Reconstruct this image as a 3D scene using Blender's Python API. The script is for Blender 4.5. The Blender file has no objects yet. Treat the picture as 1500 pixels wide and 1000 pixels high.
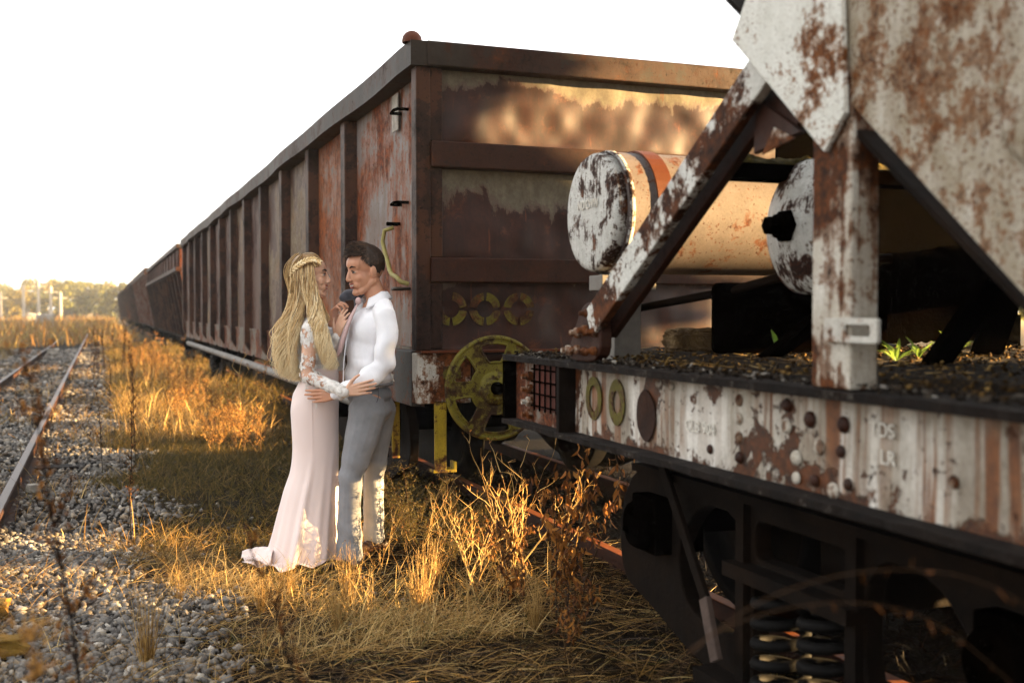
import bpy, bmesh, math, random
import numpy as np
from mathutils import Vector, Matrix, noise as mn
R = math.radians
PI = math.pi
scene = bpy.context.scene
C = scene.collection
# ------------------------------------------------------------------ camera
cd = bpy.data.cameras.new('camera')
cd.sensor_width = 36.0
cd.lens = 38.4
cd.clip_start = 0.05
cd.clip_end = 3000
cd.dof.use_dof = True
cd.dof.focus_distance = 6.15
cd.dof.aperture_fstop = 2.3
cam = bpy.data.objects.new('camera', cd)
C.objects.link(cam)
cam.location = (0, 0, 1.42)
cam.rotation_euler = (R(90 - 1.61), 0, R(-20.68))
scene.camera = cam
# ------------------------------------------------------------------ sky + sun
SUN_AZ = 16.5      # degrees from +X towards -Y
SUN_EL = 6.6
sdir = Vector((math.cos(R(SUN_AZ)) * math.cos(R(SUN_EL)), -math.sin(R(SUN_AZ)) * math.cos(R(SUN_EL)), math.sin(R(SUN_EL))))
w = bpy.data.worlds.new("World")
scene.world = w
w.use_nodes = True
nt = w.node_tree
nt.nodes.clear()
sky = nt.nodes.new('ShaderNodeTexSky')
sky.sky_type = 'NISHITA'
sky.sun_disc = False
sky.sun_elevation = R(SUN_EL)
sky.sun_rotation = R(90 + SUN_AZ)
sky.air_density = 1.0
sky.dust_density = 1.0
sky.ozone_density = 2.0
hs = nt.nodes.new('ShaderNodeHueSaturation')
hs.inputs['Saturation'].default_value = 0.30
bg = nt.nodes.new('ShaderNodeBackground')
bg.inputs['Strength'].default_value = 0.062
wo = nt.nodes.new('ShaderNodeOutputWorld')
nt.links.new(sky.outputs[0], hs.inputs['Color'])
veil = nt.nodes.new('ShaderNodeMix'); veil.data_type = 'RGBA'      # bright thin overcast veil over the evening sky
veil.inputs[0].default_value = 0.62
veil.inputs[7].default_value = (3.35, 3.32, 3.28, 1)
nt.links.new(hs.outputs[0], veil.inputs[6])
nt.links.new(veil.outputs[2], bg.inputs[0])
nt.links.new(bg.outputs[0], wo.inputs[0])
sl = bpy.data.lights.new('sun', 'SUN')
sl.energy = 5.0
sl.angle = R(0.5)
sl.color = (1.0, 0.65, 0.28)
so = bpy.data.objects.new('sun', sl)
C.objects.link(so)
so.rotation_euler = sdir.to_track_quat('Z', 'Y').to_euler()
so.location = (30, -15, 12)
# ------------------------------------------------------------------ exposure
vs = scene.view_settings
vs.view_transform = 'Standard'
vs.look = 'None'
vs.gamma = 1.0
vs.exposure = 3.55
scene.cycles.max_bounces = 6
scene.cycles.diffuse_bounces = 3
scene.cycles.transparent_max_bounces = 12

# ------------------------------------------------------------------ mesh helpers
class MB:
    def __init__(s):
        s.v = []; s.f = []; s.sm = []
    def add(s, vs_, fs, smooth=False):
        b = len(s.v)
        s.v.extend([tuple(p) for p in vs_])
        s.f.extend([tuple(i + b for i in f) for f in fs])
        s.sm.extend([smooth] * len(fs))
        return s
    def box(s, x0, x1, y0, y1, z0, z1):
        v = [(x0, y0, z0), (x1, y0, z0), (x1, y1, z0), (x0, y1, z0), (x0, y0, z1), (x1, y0, z1), (x1, y1, z1), (x0, y1, z1)]
        return s.add(v, [(0, 3, 2, 1), (4, 5, 6, 7), (0, 1, 5, 4), (1, 2, 6, 5), (2, 3, 7, 6), (3, 0, 4, 7)])
    def hexa(s, v8):
        return s.add(v8, [(0, 3, 2, 1), (4, 5, 6, 7), (0, 1, 5, 4), (1, 2, 6, 5), (2, 3, 7, 6), (3, 0, 4, 7)])
    def bar(s, p0, p1, w_, h_, up=(0, 0, 1)):
        p0 = Vector(p0); p1 = Vector(p1); d = (p1 - p0).normalized()
        u = Vector(up)
        a = d.cross(u)
        if a.length < 1e-4: a = d.cross(Vector((1, 0, 0)))
        a.normalize(); b = a.cross(d).normalized()
        v = []
        for p in (p0, p1):
            for (i, j) in ((-1, -1), (1, -1), (1, 1), (-1, 1)):
                v.append(p + a * (i * w_ / 2) + b * (j * h_ / 2))
        return s.add(v, [(0, 3, 2, 1), (4, 5, 6, 7), (0, 1, 5, 4), (1, 2, 6, 5), (2, 3, 7, 6), (3, 0, 4, 7)])
    def tube(s, pts, r, n=8, cap=True):
        pts = [Vector(p) for p in pts]
        m = len(pts)
        rr = r if hasattr(r, '__len__') else [r] * m
        v = []; f = []
        t0 = (pts[1] - pts[0]).normalized()
        a = t0.orthogonal().normalized()
        for i, p in enumerate(pts):
            t = (pts[min(i + 1, m - 1)] - pts[max(i - 1, 0)]).normalized()
            a = (a - t * a.dot(t))
            if a.length < 1e-5: a = t.orthogonal()
            a.normalize(); b = t.cross(a)
            for k in range(n):
                an = 2 * PI * k / n
                v.append(p + (a * math.cos(an) + b * math.sin(an)) * rr[i])
        for i in range(m - 1):
            for k in range(n):
                f.append((i * n + k, i * n + (k + 1) % n, (i + 1) * n + (k + 1) % n, (i + 1) * n + k))
        s.add(v, f, True)
        if cap:
            s.add(v[:n], [tuple(reversed(range(n)))]); s.add(v[-n:], [tuple(range(n))])
        return s
    def lathe(s, prof, n=24, axis='z', org=(0, 0, 0), smooth=True):
        v = []; f = []
        for (r_, h) in prof:
            for k in range(n):
                an = 2 * PI * k / n
                c_, s_ = r_ * math.cos(an), r_ * math.sin(an)
                p = {'z': (c_, s_, h), 'x': (h, c_, s_), 'y': (s_, h, c_)}[axis]
                v.append((p[0] + org[0], p[1] + org[1], p[2] + org[2]))
        for i in range(len(prof) - 1):
            for k in range(n):
                f.append((i * n + k, i * n + (k + 1) % n, (i + 1) * n + (k + 1) % n, (i + 1) * n + k))
        return s.add(v, f, smooth)
    def ell(s, c, r, nu=14, nv=9, rot=None):
        v = []; f = []
        for j in range(nv + 1):
            ph = PI * j / nv
            for i in range(nu):
                th = 2 * PI * i / nu
                p = Vector((r[0] * math.sin(ph) * math.cos(th), r[1] * math.sin(ph) * math.sin(th), r[2] * math.cos(ph)))
                if rot: p = rot @ p
                v.append(p + Vector(c))
        for j in range(nv):
            for i in range(nu):
                f.append((j * nu + i, (j + 1) * nu + i, (j + 1) * nu + (i + 1) % nu, j * nu + (i + 1) % nu))
        return s.add(v, f, True)
    def cap(s, p0, p1, r0, r1, n=14):
        """tapered capsule, closed"""
        p0 = Vector(p0); p1 = Vector(p1); d = p1 - p0; L = d.length
        if L < 1e-6: return s.ell(p0, (r0, r0, r0))
        t = d / L; pts = []; rr = []
        for k in range(1, 5):
            an = PI / 2 * (1 - k / 4.0); pts.append(p0 - t * r0 * math.sin(an)); rr.append(max(r0 * math.cos(an), 1e-4))
        for k in range(0, 4):
            an = PI / 2 * k / 4.0
            pts.append(p1 + t * r1 * math.sin(an)); rr.append(max(r1 * math.cos(an), 1e-4))
        pts.append(p1 + t * r1); rr.append(1e-4)
        pts.insert(0, p0 - t * r0); rr.insert(0, 1e-4)
        return s.tube(pts, rr, n)
    def plate(s, loops, th, org, ux, uy, bev=0.0, res=1):
        """flat plate from closed 2D loops (first the outline, then the holes), extruded +-th/2 along ux x uy"""
        cu = bpy.data.curves.new('tmp', 'CURVE'); cu.dimensions = '2D'; cu.fill_mode = 'BOTH'
        cu.extrude = max(th / 2 - bev, 0.0005); cu.bevel_depth = bev; cu.bevel_resolution = res; cu.offset = -bev
        for lp in loops:
            sp = cu.splines.new('POLY'); sp.points.add(len(lp) - 1)
            for i, p in enumerate(lp): sp.points[i].co = (p[0], p[1], 0, 1)
            sp.use_cyclic_u = True
        ob = bpy.data.objects.new('tmp', cu)
        me = ob.to_mesh()
        org = Vector(org); ux = Vector(ux); uy = Vector(uy); uz = ux.cross(uy)
        s.add([org + ux * v.co.x + uy * v.co.y + uz * v.co.z for v in me.vertices], [tuple(p.vertices) for p in me.polygons])
        ob.to_mesh_clear(); bpy.data.objects.remove(ob); bpy.data.curves.remove(cu)
        return s
    def grid(s, fn, nu, nv, smooth=True, wrapu=False):
        v = [fn(i / nu, j / nv) for j in range(nv + 1) for i in range(nu + (0 if wrapu else 1))]
        W = nu if wrapu else nu + 1
        f = []
        for j in range(nv):
            for i in range(nu):
                i2 = (i + 1) % W
                f.append((j * W + i, j * W + i2, (j + 1) * W + i2, (j + 1) * W + i))
        return s.add(v, f, smooth)
    def build(s, name, m, parent=None, bev=0.0, local=False):
        me = bpy.data.meshes.new(name)
        org = Vector((0, 0, 0))
        if parent is not None and not local: org = ORG.get(parent.name, Vector((0, 0, 0)))
        v = np.array(s.v, dtype=np.float64) - np.array(org)
        me.from_pydata(v.tolist(), [], s.f)
        me.polygons.foreach_set('use_smooth', s.sm)
        me.update()
        o = bpy.data.objects.new(name, me)
        C.objects.link(o)
        if m: me.materials.append(m)
        if parent is not None:
            o.parent = parent; ORG[o.name] = ORG.get(parent.name, Vector((0, 0, 0)))
        if bev:
            b = o.modifiers.new('bevel', 'BEVEL'); b.width = bev; b.segments = 2; b.limit_method = 'ANGLE'; b.angle_limit = R(40)
        return o
ORG = {}
def np_mesh(name, V, F, m, smooth=False, parent=None):
    """fast mesh from numpy arrays, all faces the same vertex count"""
    me = bpy.data.meshes.new(name)
    V = np.asarray(V, dtype=np.float32); F = np.asarray(F, dtype=np.int32)
    k = F.shape[1]
    me.vertices.add(len(V)); me.vertices.foreach_set('co', V.ravel())
    me.loops.add(F.size); me.loops.foreach_set('vertex_index', F.ravel())
    me.polygons.add(len(F)); me.polygons.foreach_set('loop_start', np.arange(0, F.size, k, dtype=np.int32))
    me.polygons.foreach_set('loop_total', np.full(len(F), k, dtype=np.int32))
    if smooth: me.polygons.foreach_set('use_smooth', np.ones(len(F), dtype=bool))
    me.update(calc_edges=True); me.validate()
    o = bpy.data.objects.new(name, me); C.objects.link(o)
    if m: me.materials.append(m)
    if parent is not None: o.parent = parent
    return o
def thing(name, label, cat, loc=(0, 0, 0), rotz=0.0, group=None):
    o = bpy.data.objects.new(name, None); C.objects.link(o)
    o.empty_display_size = 0.1
    o.location = loc; o.rotation_euler = (0, 0, rotz)
    ORG[o.name] = Vector(loc)
    o['label'] = label; o['category'] = cat
    if group: o['group'] = group
    return o
def tag(o, label=None, cat=None, group=None, kind=None):
    if label: o['label'] = label
    if cat: o['category'] = cat
    if group: o['group'] = group
    if kind: o['kind'] = kind
    return o
def dup(root, loc, rotz=0, scale=None, label=None):
    r = root.copy(); C.objects.link(r); r.location = loc; r.rotation_euler = (0, 0, rotz)
    if scale: r.scale = (scale,) * 3 if not hasattr(scale, '__len__') else scale
    if label: r['label'] = label
    for ch in list(root.children):
        c = ch.copy(); C.objects.link(c); c.parent = r
        for g in list(ch.children):
            d = g.copy(); C.objects.link(d); d.parent = c
    return r
def text_mb(mb, s, size, org, ux, uy, th=0.002, sx=1.0):
    cu = bpy.data.curves.new('tmp', 'FONT'); cu.body = s; cu.size = size; cu.extrude = th / 2; cu.offset = 0.004 * size
    ob = bpy.data.objects.new('tmp', cu)
    me = ob.to_mesh()
    org = Vector(org); ux = Vector(ux); uy = Vector(uy); uz = ux.cross(uy)
    mb.add([org + ux * v.co.x * sx + uy * v.co.y + uz * v.co.z for v in me.vertices], [tuple(p.vertices) for p in me.polygons])
    ob.to_mesh_clear(); bpy.data.objects.remove(ob); bpy.data.curves.remove(cu)
    return mb
rng = np.random.default_rng(7)
random.seed(7)
# ------------------------------------------------------------------ materials
class NT:
    gam = 1.48        # deepens and saturates weathered colours
    def __init__(s, name):
        s.m = bpy.data.materials.new(name); s.m.use_nodes = True
        s.t = s.m.node_tree; s.t.nodes.clear()
        s.out = s.t.nodes.new('ShaderNodeOutputMaterial')
        s.b = s.t.nodes.new('ShaderNodeBsdfPrincipled')
        s.t.links.new(s.b.outputs[0], s.out.inputs[0])
        s.tc = s.t.nodes.new('ShaderNodeTexCoord')
        s.P = s.tc.outputs['Object']; s.G = s.tc.outputs['Generated']
    def put(s, sock, v):
        if isinstance(v, bpy.types.NodeSocket): s.t.links.new(v, sock)
        elif v is not None:
            if hasattr(v, '__len__') and len(v) == 3 and sock.type == 'RGBA': v = (*v, 1)
            sock.default_value = v
    def map(s, v, scale=(1, 1, 1), rot=(0, 0, 0), loc=(0, 0, 0)):
        n = s.t.nodes.new('ShaderNodeMapping'); s.put(n.inputs[0], v)
        n.inputs['Scale'].default_value = scale; n.inputs['Rotation'].default_value = rot; n.inputs['Location'].default_value = loc
        return n.outputs[0]
    def noise(s, v=None, scale=5, det=6, rough=.6, dist=0.0):
        n = s.t.nodes.new('ShaderNodeTexNoise'); s.put(n.inputs['Vector'], v if v is not None else s.P)
        n.inputs['Scale'].default_value = scale; n.inputs['Detail'].default_value = det
        n.inputs['Roughness'].default_value = rough; n.inputs['Distortion'].default_value = dist
        return n.outputs['Fac']
    def voro(s, v=None, scale=5, feat='F1', out='Distance', rnd=1.0):
        n = s.t.nodes.new('ShaderNodeTexVoronoi'); n.feature = feat; s.put(n.inputs['Vector'], v if v is not None else s.P)
        n.inputs['Scale'].default_value = scale; n.inputs['Randomness'].default_value = rnd
        return n.outputs[out]
    def wave(s, v=None, scale=5, dist=2, det=2, d='X'):
        n = s.t.nodes.new('ShaderNodeTexWave'); n.bands_direction = d; s.put(n.inputs['Vector'], v if v is not None else s.P)
        n.inputs['Scale'].default_value = scale; n.inputs['Distortion'].default_value = dist; n.inputs['Detail'].default_value = det
        return n.outputs['Fac']
    def ramp(s, f, stops, interp='LINEAR'):
        n = s.t.nodes.new('ShaderNodeValToRGB'); n.color_ramp.interpolation = interp; s.put(n.inputs[0], f)
        e = n.color_ramp.elements
        while len(e) < len(stops): e.new(0.5)
        for i, (p, c) in enumerate(stops):
            e[i].position = p
            e[i].color = (c, c, c, 1) if not hasattr(c, '__len__') else (*c[:3], 1)
        return n.outputs[0]
    def step(s, f, a, b): return s.ramp(f, [(a, 0.0), (b, 1.0)])
    def mix(s, f, a, b, mode='MIX'):
        n = s.t.nodes.new('ShaderNodeMix'); n.data_type = 'RGBA'; n.blend_type = mode
        s.put(n.inputs[0], f); s.put(n.inputs[6], a); s.put(n.inputs[7], b)
        return n.outputs[2]
    def math(s, op, a, b=None, c=None):
        n = s.t.nodes.new('ShaderNodeMath'); n.operation = op
        s.put(n.inputs[0], a)
        if b is not None: s.put(n.inputs[1], b)
        if c is not None: s.put(n.inputs[2], c)
        return n.outputs[0]
    def sep(s, v):
        n = s.t.nodes.new('ShaderNodeSeparateXYZ'); s.put(n.inputs[0], v); return n.outputs
    def bump(s, h, strength=.4, dist=.01, nrm=None):
        n = s.t.nodes.new('ShaderNodeBump'); s.put(n.inputs['Height'], h)
        n.inputs['Strength'].default_value = strength; n.inputs['Distance'].default_value = dist
        if nrm is not None: s.put(n.inputs['Normal'], nrm)
        return n.outputs[0]
    def fin(s, col, rough=.7, bump=None, metal=0.0, spec=.4, **k):
        if s.gam != 1 and isinstance(col, bpy.types.NodeSocket):
            gm = s.t.nodes.new('ShaderNodeGamma'); gm.inputs[1].default_value = s.gam; s.t.links.new(col, gm.inputs[0]); col = gm.outputs[0]
        s.put(s.b.inputs['Base Color'], col); s.put(s.b.inputs['Roughness'], rough)
        s.put(s.b.inputs['Metallic'], metal); s.put(s.b.inputs['Specular IOR Level'], spec)
        if bump is not None: s.put(s.b.inputs['Normal'], bump)
        for a, b in k.items(): s.put(s.b.inputs[a.replace('_', ' ')], b)
        return s.m

def lerp3(a, b, t): return tuple(a[i] * (1 - t) + b[i] * t for i in range(3))
RUST = (.28, .11, .04); RUSTD = (.055, .022, .013)

def m_paint(name, paint, paint2, amt=.4, sc=1.0, streak=.5, rust=RUST, rustd=RUSTD, stain=.5, rough=.6, bump=.5, hard=.03, edge=True, off=(0, 0, 0), stk=(16, 16, 1.0), chips=.5):
    """weathered paint flaking to rust; amt = share of surface rusted"""
    n = NT(name); P = n.map(n.P, loc=off)
    a = n.noise(P, 1.6 * sc, 9, .68, .3)
    b = n.noise(P, 11 * sc, 7, .7)
    st = n.noise(n.map(P, scale=tuple(q * sc for q in stk)), 1.0, 5, .6, .2)
    v = n.math('ADD', n.math('MULTIPLY', a, .62), n.math('ADD', n.math('MULTIPLY', b, .38 - .25 * streak), n.math('MULTIPLY', st, .25 * streak)))
    th = .38 + .24 * (1 - amt)
    mask = n.step(v, th, th + hard)
    # small pitting chips
    ch = n.noise(P, 38 * sc, 4, .6)
    chm = n.step(n.math('ADD', n.math('MULTIPLY', ch, .6), n.math('MULTIPLY', v, .4)), .60 - .06 * chips, .62 - .06 * chips)
    mask = n.math('MAXIMUM', mask, chm)
    rc = n.mix(n.step(n.noise(P, 24 * sc, 6, .7), .35, .65), rustd, rust)
    rc = n.mix(n.step(n.noise(P, 3.1 * sc, 4, .6), .55, .75), rc, lerp3(rust, (.42, .19, .07), .5))
    pc = n.mix(n.step(n.noise(P, 4.5 * sc, 8, .7), .3, .7), paint, paint2)
    dirt = n.step(n.noise(n.map(P, scale=(9 * sc, 9 * sc, .8 * sc), loc=(3, 1, 7)), 1.0, 7, .7), .42, .72)
    pc = n.mix(n.math('MULTIPLY', dirt, stain), pc, lerp3((.17, .10, .04), paint2, .40))
    gr = n.step(n.noise(P, 60 * sc, 3, .6), .3, .75)
    pc = n.mix(n.math('MULTIPLY', gr, .22), pc, (.06, .045, .03))
    if edge:
        em = n.math('SUBTRACT', n.step(v, th - .022, th), mask)
        pc = n.mix(n.math('MULTIPLY', n.math('MAXIMUM', em, 0.0), .75), pc, lerp3(rust, rustd, .2))
    col = n.mix(mask, pc, rc)
    h = n.math('ADD', n.math('MULTIPLY', mask, -1.0), n.math('MULTIPLY', n.noise(P, 55 * sc, 5, .7), n.math('ADD', n.math('MULTIPLY', mask, .9), .25)))
    nr = n.bump(h, bump, .004 / max(sc, .5))
    rg = n.math('ADD', n.math('MULTIPLY', mask, .25), rough)
    return n.fin(col, rg, nr, spec=.22)

def m_plain(name, c1, c2, sc=8, rough=.8, bump=.3, dist=.005, det=6, spec=.3, gen=False, **k):
    n = NT(name)
    a = n.noise(None, sc, det, .65)
    col = n.mix(n.step(a, .32, .68), c1, c2)
    col = n.mix(n.math('MULTIPLY', n.step(n.noise(None, sc * 6, 4, .6), .3, .75), .35), col, tuple(q * .45 for q in c1))
    return n.fin(col, rough, n.bump(n.noise(None, sc * 5, 5, .65), bump, dist), spec=spec, **k)

def m_rand(name, stops, rough=.8, spec=.2, trans=.0, vmul=.25, sss=0.0):
    """per-island / per-vertex colour variety for blades, leaves, stones: uses the mesh attribute 'tint'"""
    n = NT(name)
    at = n.t.nodes.new('ShaderNodeAttribute'); at.attribute_name = 'tint'
    c = n.ramp(at.outputs['Fac'], stops)
    if trans:
        tr = n.t.nodes.new('ShaderNodeBsdfTranslucent'); n.t.links.new(c, tr.inputs[0])
        n.fin(c, rough, spec=spec)
        mx = n.t.nodes.new('ShaderNodeMixShader'); mx.inputs[0].default_value = trans
        n.t.links.new(n.b.outputs[0], mx.inputs[1]); n.t.links.new(tr.outputs[0], mx.inputs[2]); n.t.links.new(mx.outputs[0], n.out.inputs[0])
        return n.m
    return n.fin(c, rough, spec=spec)

M = {}
MAR = (.085, .040, .030); MAR2 = (.125, .062, .048)
M['gon_side'] = m_paint('gondola side paint', (.13, .060, .036), (.18, .105, .072), .50, .8, .75, rust=(.13, .048, .022), rustd=(.03, .014, .009), stain=.6, bump=.35, hard=.06)
M['gon_b'] = m_paint('gondola orange and grey side paint', (.30, .29, .27), (.18, .12, .085), .60, 1.1, .7, rust=(.40, .155, .045), rustd=(.13, .055, .025), stain=.8, bump=.4, hard=.07, off=(5, 2, 1))
M['gon_c'] = m_paint('gondola brown paint with pale scars', (.11, .052, .032), (.16, .090, .060), .48, .9, .8, rust=(.36, .31, .24), rustd=(.20, .15, .10), stain=.4, bump=.3, hard=.05, off=(8, 2, 4))
M['gon_first'] = m_paint('gondola scuffed side paint', (.34, .33, .33), (.24, .17, .14), .52, 1.0, .75, rust=(.34, .125, .04), rustd=(.11, .045, .022), stain=.8, bump=.5, hard=.05, off=(2, 1, 3))
M['gon_frame'] = m_paint('gondola rib paint', (.11, .048, .024), (.16, .080, .042), .5, 1.5, .5, rust=(.050, .022, .012), rustd=(.016, .009, .006), stain=.35, bump=.3, hard=.10)
M['gon_top'] = m_paint('gondola top rail paint', (.050, .032, .023), (.10, .085, .065), .45, 1.3, .2, rust=(.12, .048, .020), rustd=(.035, .018, .01), stain=.3, bump=.3, hard=.12)
M['gon_low'] = m_paint('gondola lower side paint', (.30, .28, .24), (.13, .11, .09), .45, 1.5, .7, stain=.5, bump=.4)
M['white_rust'] = m_paint('white paint flaking to rust', (.72, .71, .67), (.54, .52, .47), .48, 1.6, .5, stain=.35, bump=.9, hard=.02, rust=(.27, .115, .035), rustd=(.07, .034, .016))
M['white_plate'] = m_paint('white gusset paint with rust spots', (.80, .80, .76), (.70, .70, .65), .26, 3.4, .35, stain=.10, bump=.8, hard=.025, chips=.75, rust=(.32, .15, .05), rustd=(.09, .045, .02))
M['hopper'] = m_paint('dirty hopper paint with rust blisters', (.60, .57, .51), (.42, .37, .28), .42, 3.0, .45, stain=.55, bump=1.0, hard=.05, chips=1.1, rust=(.30, .145, .05), rustd=(.085, .045, .025))
M['tank'] = m_paint('pinkish tank paint', (.33, .29, .28), (.24, .215, .205), .16, 2.0, .2, stain=.15, bump=.3, chips=.5)
M['tank_cap'] = m_paint('white tank cap paint with drips', (.74, .74, .71), (.56, .56, .53), .40, 5.0, .85, stain=.25, bump=.8, hard=.02, chips=.7, rust=(.12, .055, .03), rustd=(.035, .02, .015))
M['rust'] = m_paint('rusted steel', (.085, .032, .014), (.045, .019, .011), .6, 2.5, .3, rust=(.12, .045, .017), rustd=(.03, .014, .009), stain=.4, bump=.6, hard=.2)
M['rust_orange'] = m_paint('orange rusted band', (.20, .07, .022), (.19, .07, .028), .5, 3.0, .1, rust=(.24, .09, .03), stain=.3, bump=.7, hard=.2)
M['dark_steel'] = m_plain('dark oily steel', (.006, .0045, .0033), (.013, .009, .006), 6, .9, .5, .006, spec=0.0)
M['under'] = m_plain('dark brown underframe', (.014, .009, .0055), (.050, .030, .016), 3, .9, .6, .008, spec=.12)
M['yellow'] = m_paint('faded yellow paint', (.52, .42, .06), (.38, .30, .05), .38, 3.0, .5, stain=.5, bump=.5, rust=(.15, .065, .03))
M['olive'] = m_paint('olive yellow wheel paint', (.30, .27, .05), (.21, .19, .04), .36, 2.6, .2, stain=.3, bump=.5, rust=(.11, .06, .028), rustd=(.05, .03, .018))
M['mark_y'] = m_paint('sprayed yellow mark', (.26, .23, .035), (.15, .135, .028), .42, 5.0, .4, stain=.3, bump=.1, rust=(.16, .08, .04))
M['letters'] = m_paint('stencilled white letters', (.86, .84, .78), (.74, .72, .66), .12, 9.0, .3, stain=.3, bump=.1)
M['pipe'] = m_plain('pale weathered pipe', (.36, .34, .31), (.24, .22, .20), 4, .7, .3)
M['limepipe'] = m_plain('pale yellow bent rod paint', (.48, .44, .20), (.36, .31, .13), 9, .6, .3)
M['placard'] = m_plain('faded paper placard', (.55, .52, .47), (.35, .32, .28), 20, .8, .1)
M['rail'] = m_plain('rail steel', (.10, .060, .045), (.15, .10, .08), 12, .5, .3, .002, spec=.5)
M['rail_rust'] = m_plain('rusty rail side', (.11, .042, .018), (.06, .026, .014), 12, .85, .4, .003)
M['sleeper'] = m_plain('weathered sleeper', (.045, .032, .022), (.025, .018, .013), 5, .9, .6, .01)
M['concrete'] = m_plain('pale concrete', (.55, .52, .47), (.42, .39, .34), 3, .9, .3)

# gondola end panels: grey scale crust over maroon, a wavy line between them
def m_endpanel(name, lvl, off):
    n = NT(name); P = n.map(n.P, loc=off)
    g = n.sep(n.G)
    wv = n.math('ADD', n.math('ADD', n.noise(n.map(P, scale=(1, 1, .5)), 3.0, 8, .70, .5), n.math('MULTIPLY', n.math('SUBTRACT', n.noise(n.map(P, loc=(9, 0, 3)), .9, 3, .5), .5), 1.3)), n.math('MULTIPLY', n.noise(P, 14, 5, .6), .25))
    v = n.math('ADD', g[2], n.math('MULTIPLY', n.math('SUBTRACT', wv, .62), 1.0))
    m = n.step(v, lvl, lvl + .07)
    edge = n.math('SUBTRACT', n.step(v, lvl - .03, lvl + .01), m)
    fine = n.noise(P, 30, 6, .7)
    mar = n.mix(n.step(n.noise(n.map(P, scale=(5, 5, 1.2)), 1.6, 7, .7, .5), .35, .68), (.065, .026, .016), (.13, .050, .026))
    mar = n.mix(n.step(n.noise(P, 5, 8, .75), .56, .66), mar, (.20, .085, .038))
    mar = n.mix(n.math('MULTIPLY', n.step(fine, .45, .7), .4), mar, (.03, .016, .012))
    gry = n.mix(n.step(n.noise(n.map(P, scale=(2, 2, .8)), 4, 8, .72), .35, .65), (.20, .18, .135), (.30, .27, .205))
    gry = n.mix(n.math('MULTIPLY', n.step(fine, .4, .7), .4), gry, (.12, .08, .055))
    col = n.mix(m, mar, gry)
    col = n.mix(n.math('MULTIPLY', n.math('MAXIMUM', edge, 0.0), .35), col, (.42, .38, .32))
    sc = n.step(n.noise(n.map(P, scale=(14, 14, 1)), 1.4, 4, .6), .66, .70)
    col = n.mix(n.math('MULTIPLY', sc, .5), col, (.30, .12, .045))
    h = n.math('ADD', n.math('MULTIPLY', fine, .5), n.math('MULTIPLY', m, .5))
    return n.fin(col, n.mix(m, (.50, .50, .50), (.72, .72, .72)), n.bump(h, .35, .003), spec=.45)
M['endp0'] = m_endpanel('end panel top paint', .72, (0, 0, 0))
M['endp1'] = m_endpanel('end panel middle paint', .88, (3, 0, 1))
M['endp2'] = m_endpanel('end panel bottom paint', 1.0, (6, 0, 2))

# hopper side sill web: white with long rust runs, yellow-grey at the far end
def m_web():
    n = NT('white sill web with rust runs'); P = n.P; p = n.sep(P)
    base = n.mix(n.step(n.noise(P, 3, 7, .7), .35, .65), (.54, .51, .45), (.30, .26, .21))
    far = n.step(p[1], 3.0, 3.9)
    wh = n.step(n.noise(n.map(P, scale=(1, 3, .8), loc=(0, 9, 2)), 1.2, 6, .6), .48, .62)
    base = n.mix(n.math('MULTIPLY', wh, .75), base, (.84, .82, .78))
    base = n.mix(n.math('MULTIPLY', far, .75), base, n.mix(n.step(n.noise(n.map(P, scale=(1, 14, 2)), 1, 5, .6), .4, .6), (.33, .30, .17), (.42, .40, .33)))
    runs = n.noise(n.map(P, scale=(1, 19, .7)), 1.0, 5, .65, .15)
    rn = n.step(runs, .515, .58)
    zf = n.math('ADD', n.math('MULTIPLY', n.noise(n.map(P, scale=(1, 6, 1)), 1.5, 4, .5), .6), p[2])
    rn = n.math('MULTIPLY', rn, n.step(n.noise(n.map(P, scale=(1, 2.2, 1.5), loc=(0, 4, 0)), 1.3, 3, .5), .38, .58))
    col = n.mix(n.math('MULTIPLY', rn, .9), base, n.mix(n.step(n.noise(P, 20, 5, .6), .35, .65), (.16, .055, .02), (.36, .15, .045)))
    halo = n.step(runs, .44, .54)
    col = n.mix(n.math('MULTIPLY', halo, .25), col, (.24, .165, .10))
    big = n.noise(P, 2.6, 9, .7, .6)
    bg_ = n.math('ADD', n.math('MULTIPLY', big, .75), n.math('MULTIPLY', n.noise(P, 16, 6, .7), .25))
    mask = n.step(bg_, .528, .545)
    bot = n.step(n.math('SUBTRACT', n.math('MULTIPLY', n.noise(P, 7, 7, .7), .35), n.math('SUBTRACT', p[2], .93)), .15, .17)
    mask = n.math('MAXIMUM', mask, bot)
    rc = n.mix(n.step(n.noise(P, 26, 6, .7), .35, .65), (.06, .03, .014), (.24, .10, .03))
    col = n.mix(mask, col, rc)
    sp = n.step(n.noise(P, 42, 4, .6), .64, .67)
    col = n.mix(n.math('MULTIPLY', sp, .8), col, (.09, .045, .025))
    col = n.mix(n.math('MULTIPLY', n.step(n.noise(P, 70, 3, .6), .4, .8), .2), col, (.1, .08, .06))
    h = n.math('ADD', n.math('MULTIPLY', mask, -1.0), n.math('MULTIPLY', n.noise(P, 50, 5, .7), .4))
    return n.fin(col, .6, n.bump(h, .9, .005), spec=.35)
M['web'] = m_web()
def m_crust(name, c1, c2, c3, sc=1.0):
    n = NT(name)
    a = n.noise(None, 9 * sc, 8, .75); b = n.noise(None, 45 * sc, 5, .7)
    col = n.mix(n.step(a, .35, .65), c1, c2)
    col = n.mix(n.step(n.math('ADD', n.math('MULTIPLY', b, .5), n.math('MULTIPLY', a, .5)), .56, .62), col, c3)
    return n.fin(col, .9, n.bump(n.math('ADD', a, n.math('MULTIPLY', b, .8)), 1.0, .012), spec=.2)
M['flange'] = m_crust('crusty flange with lichen', (.018, .012, .008), (.050, .031, .020), (.20, .19, .17))
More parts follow.
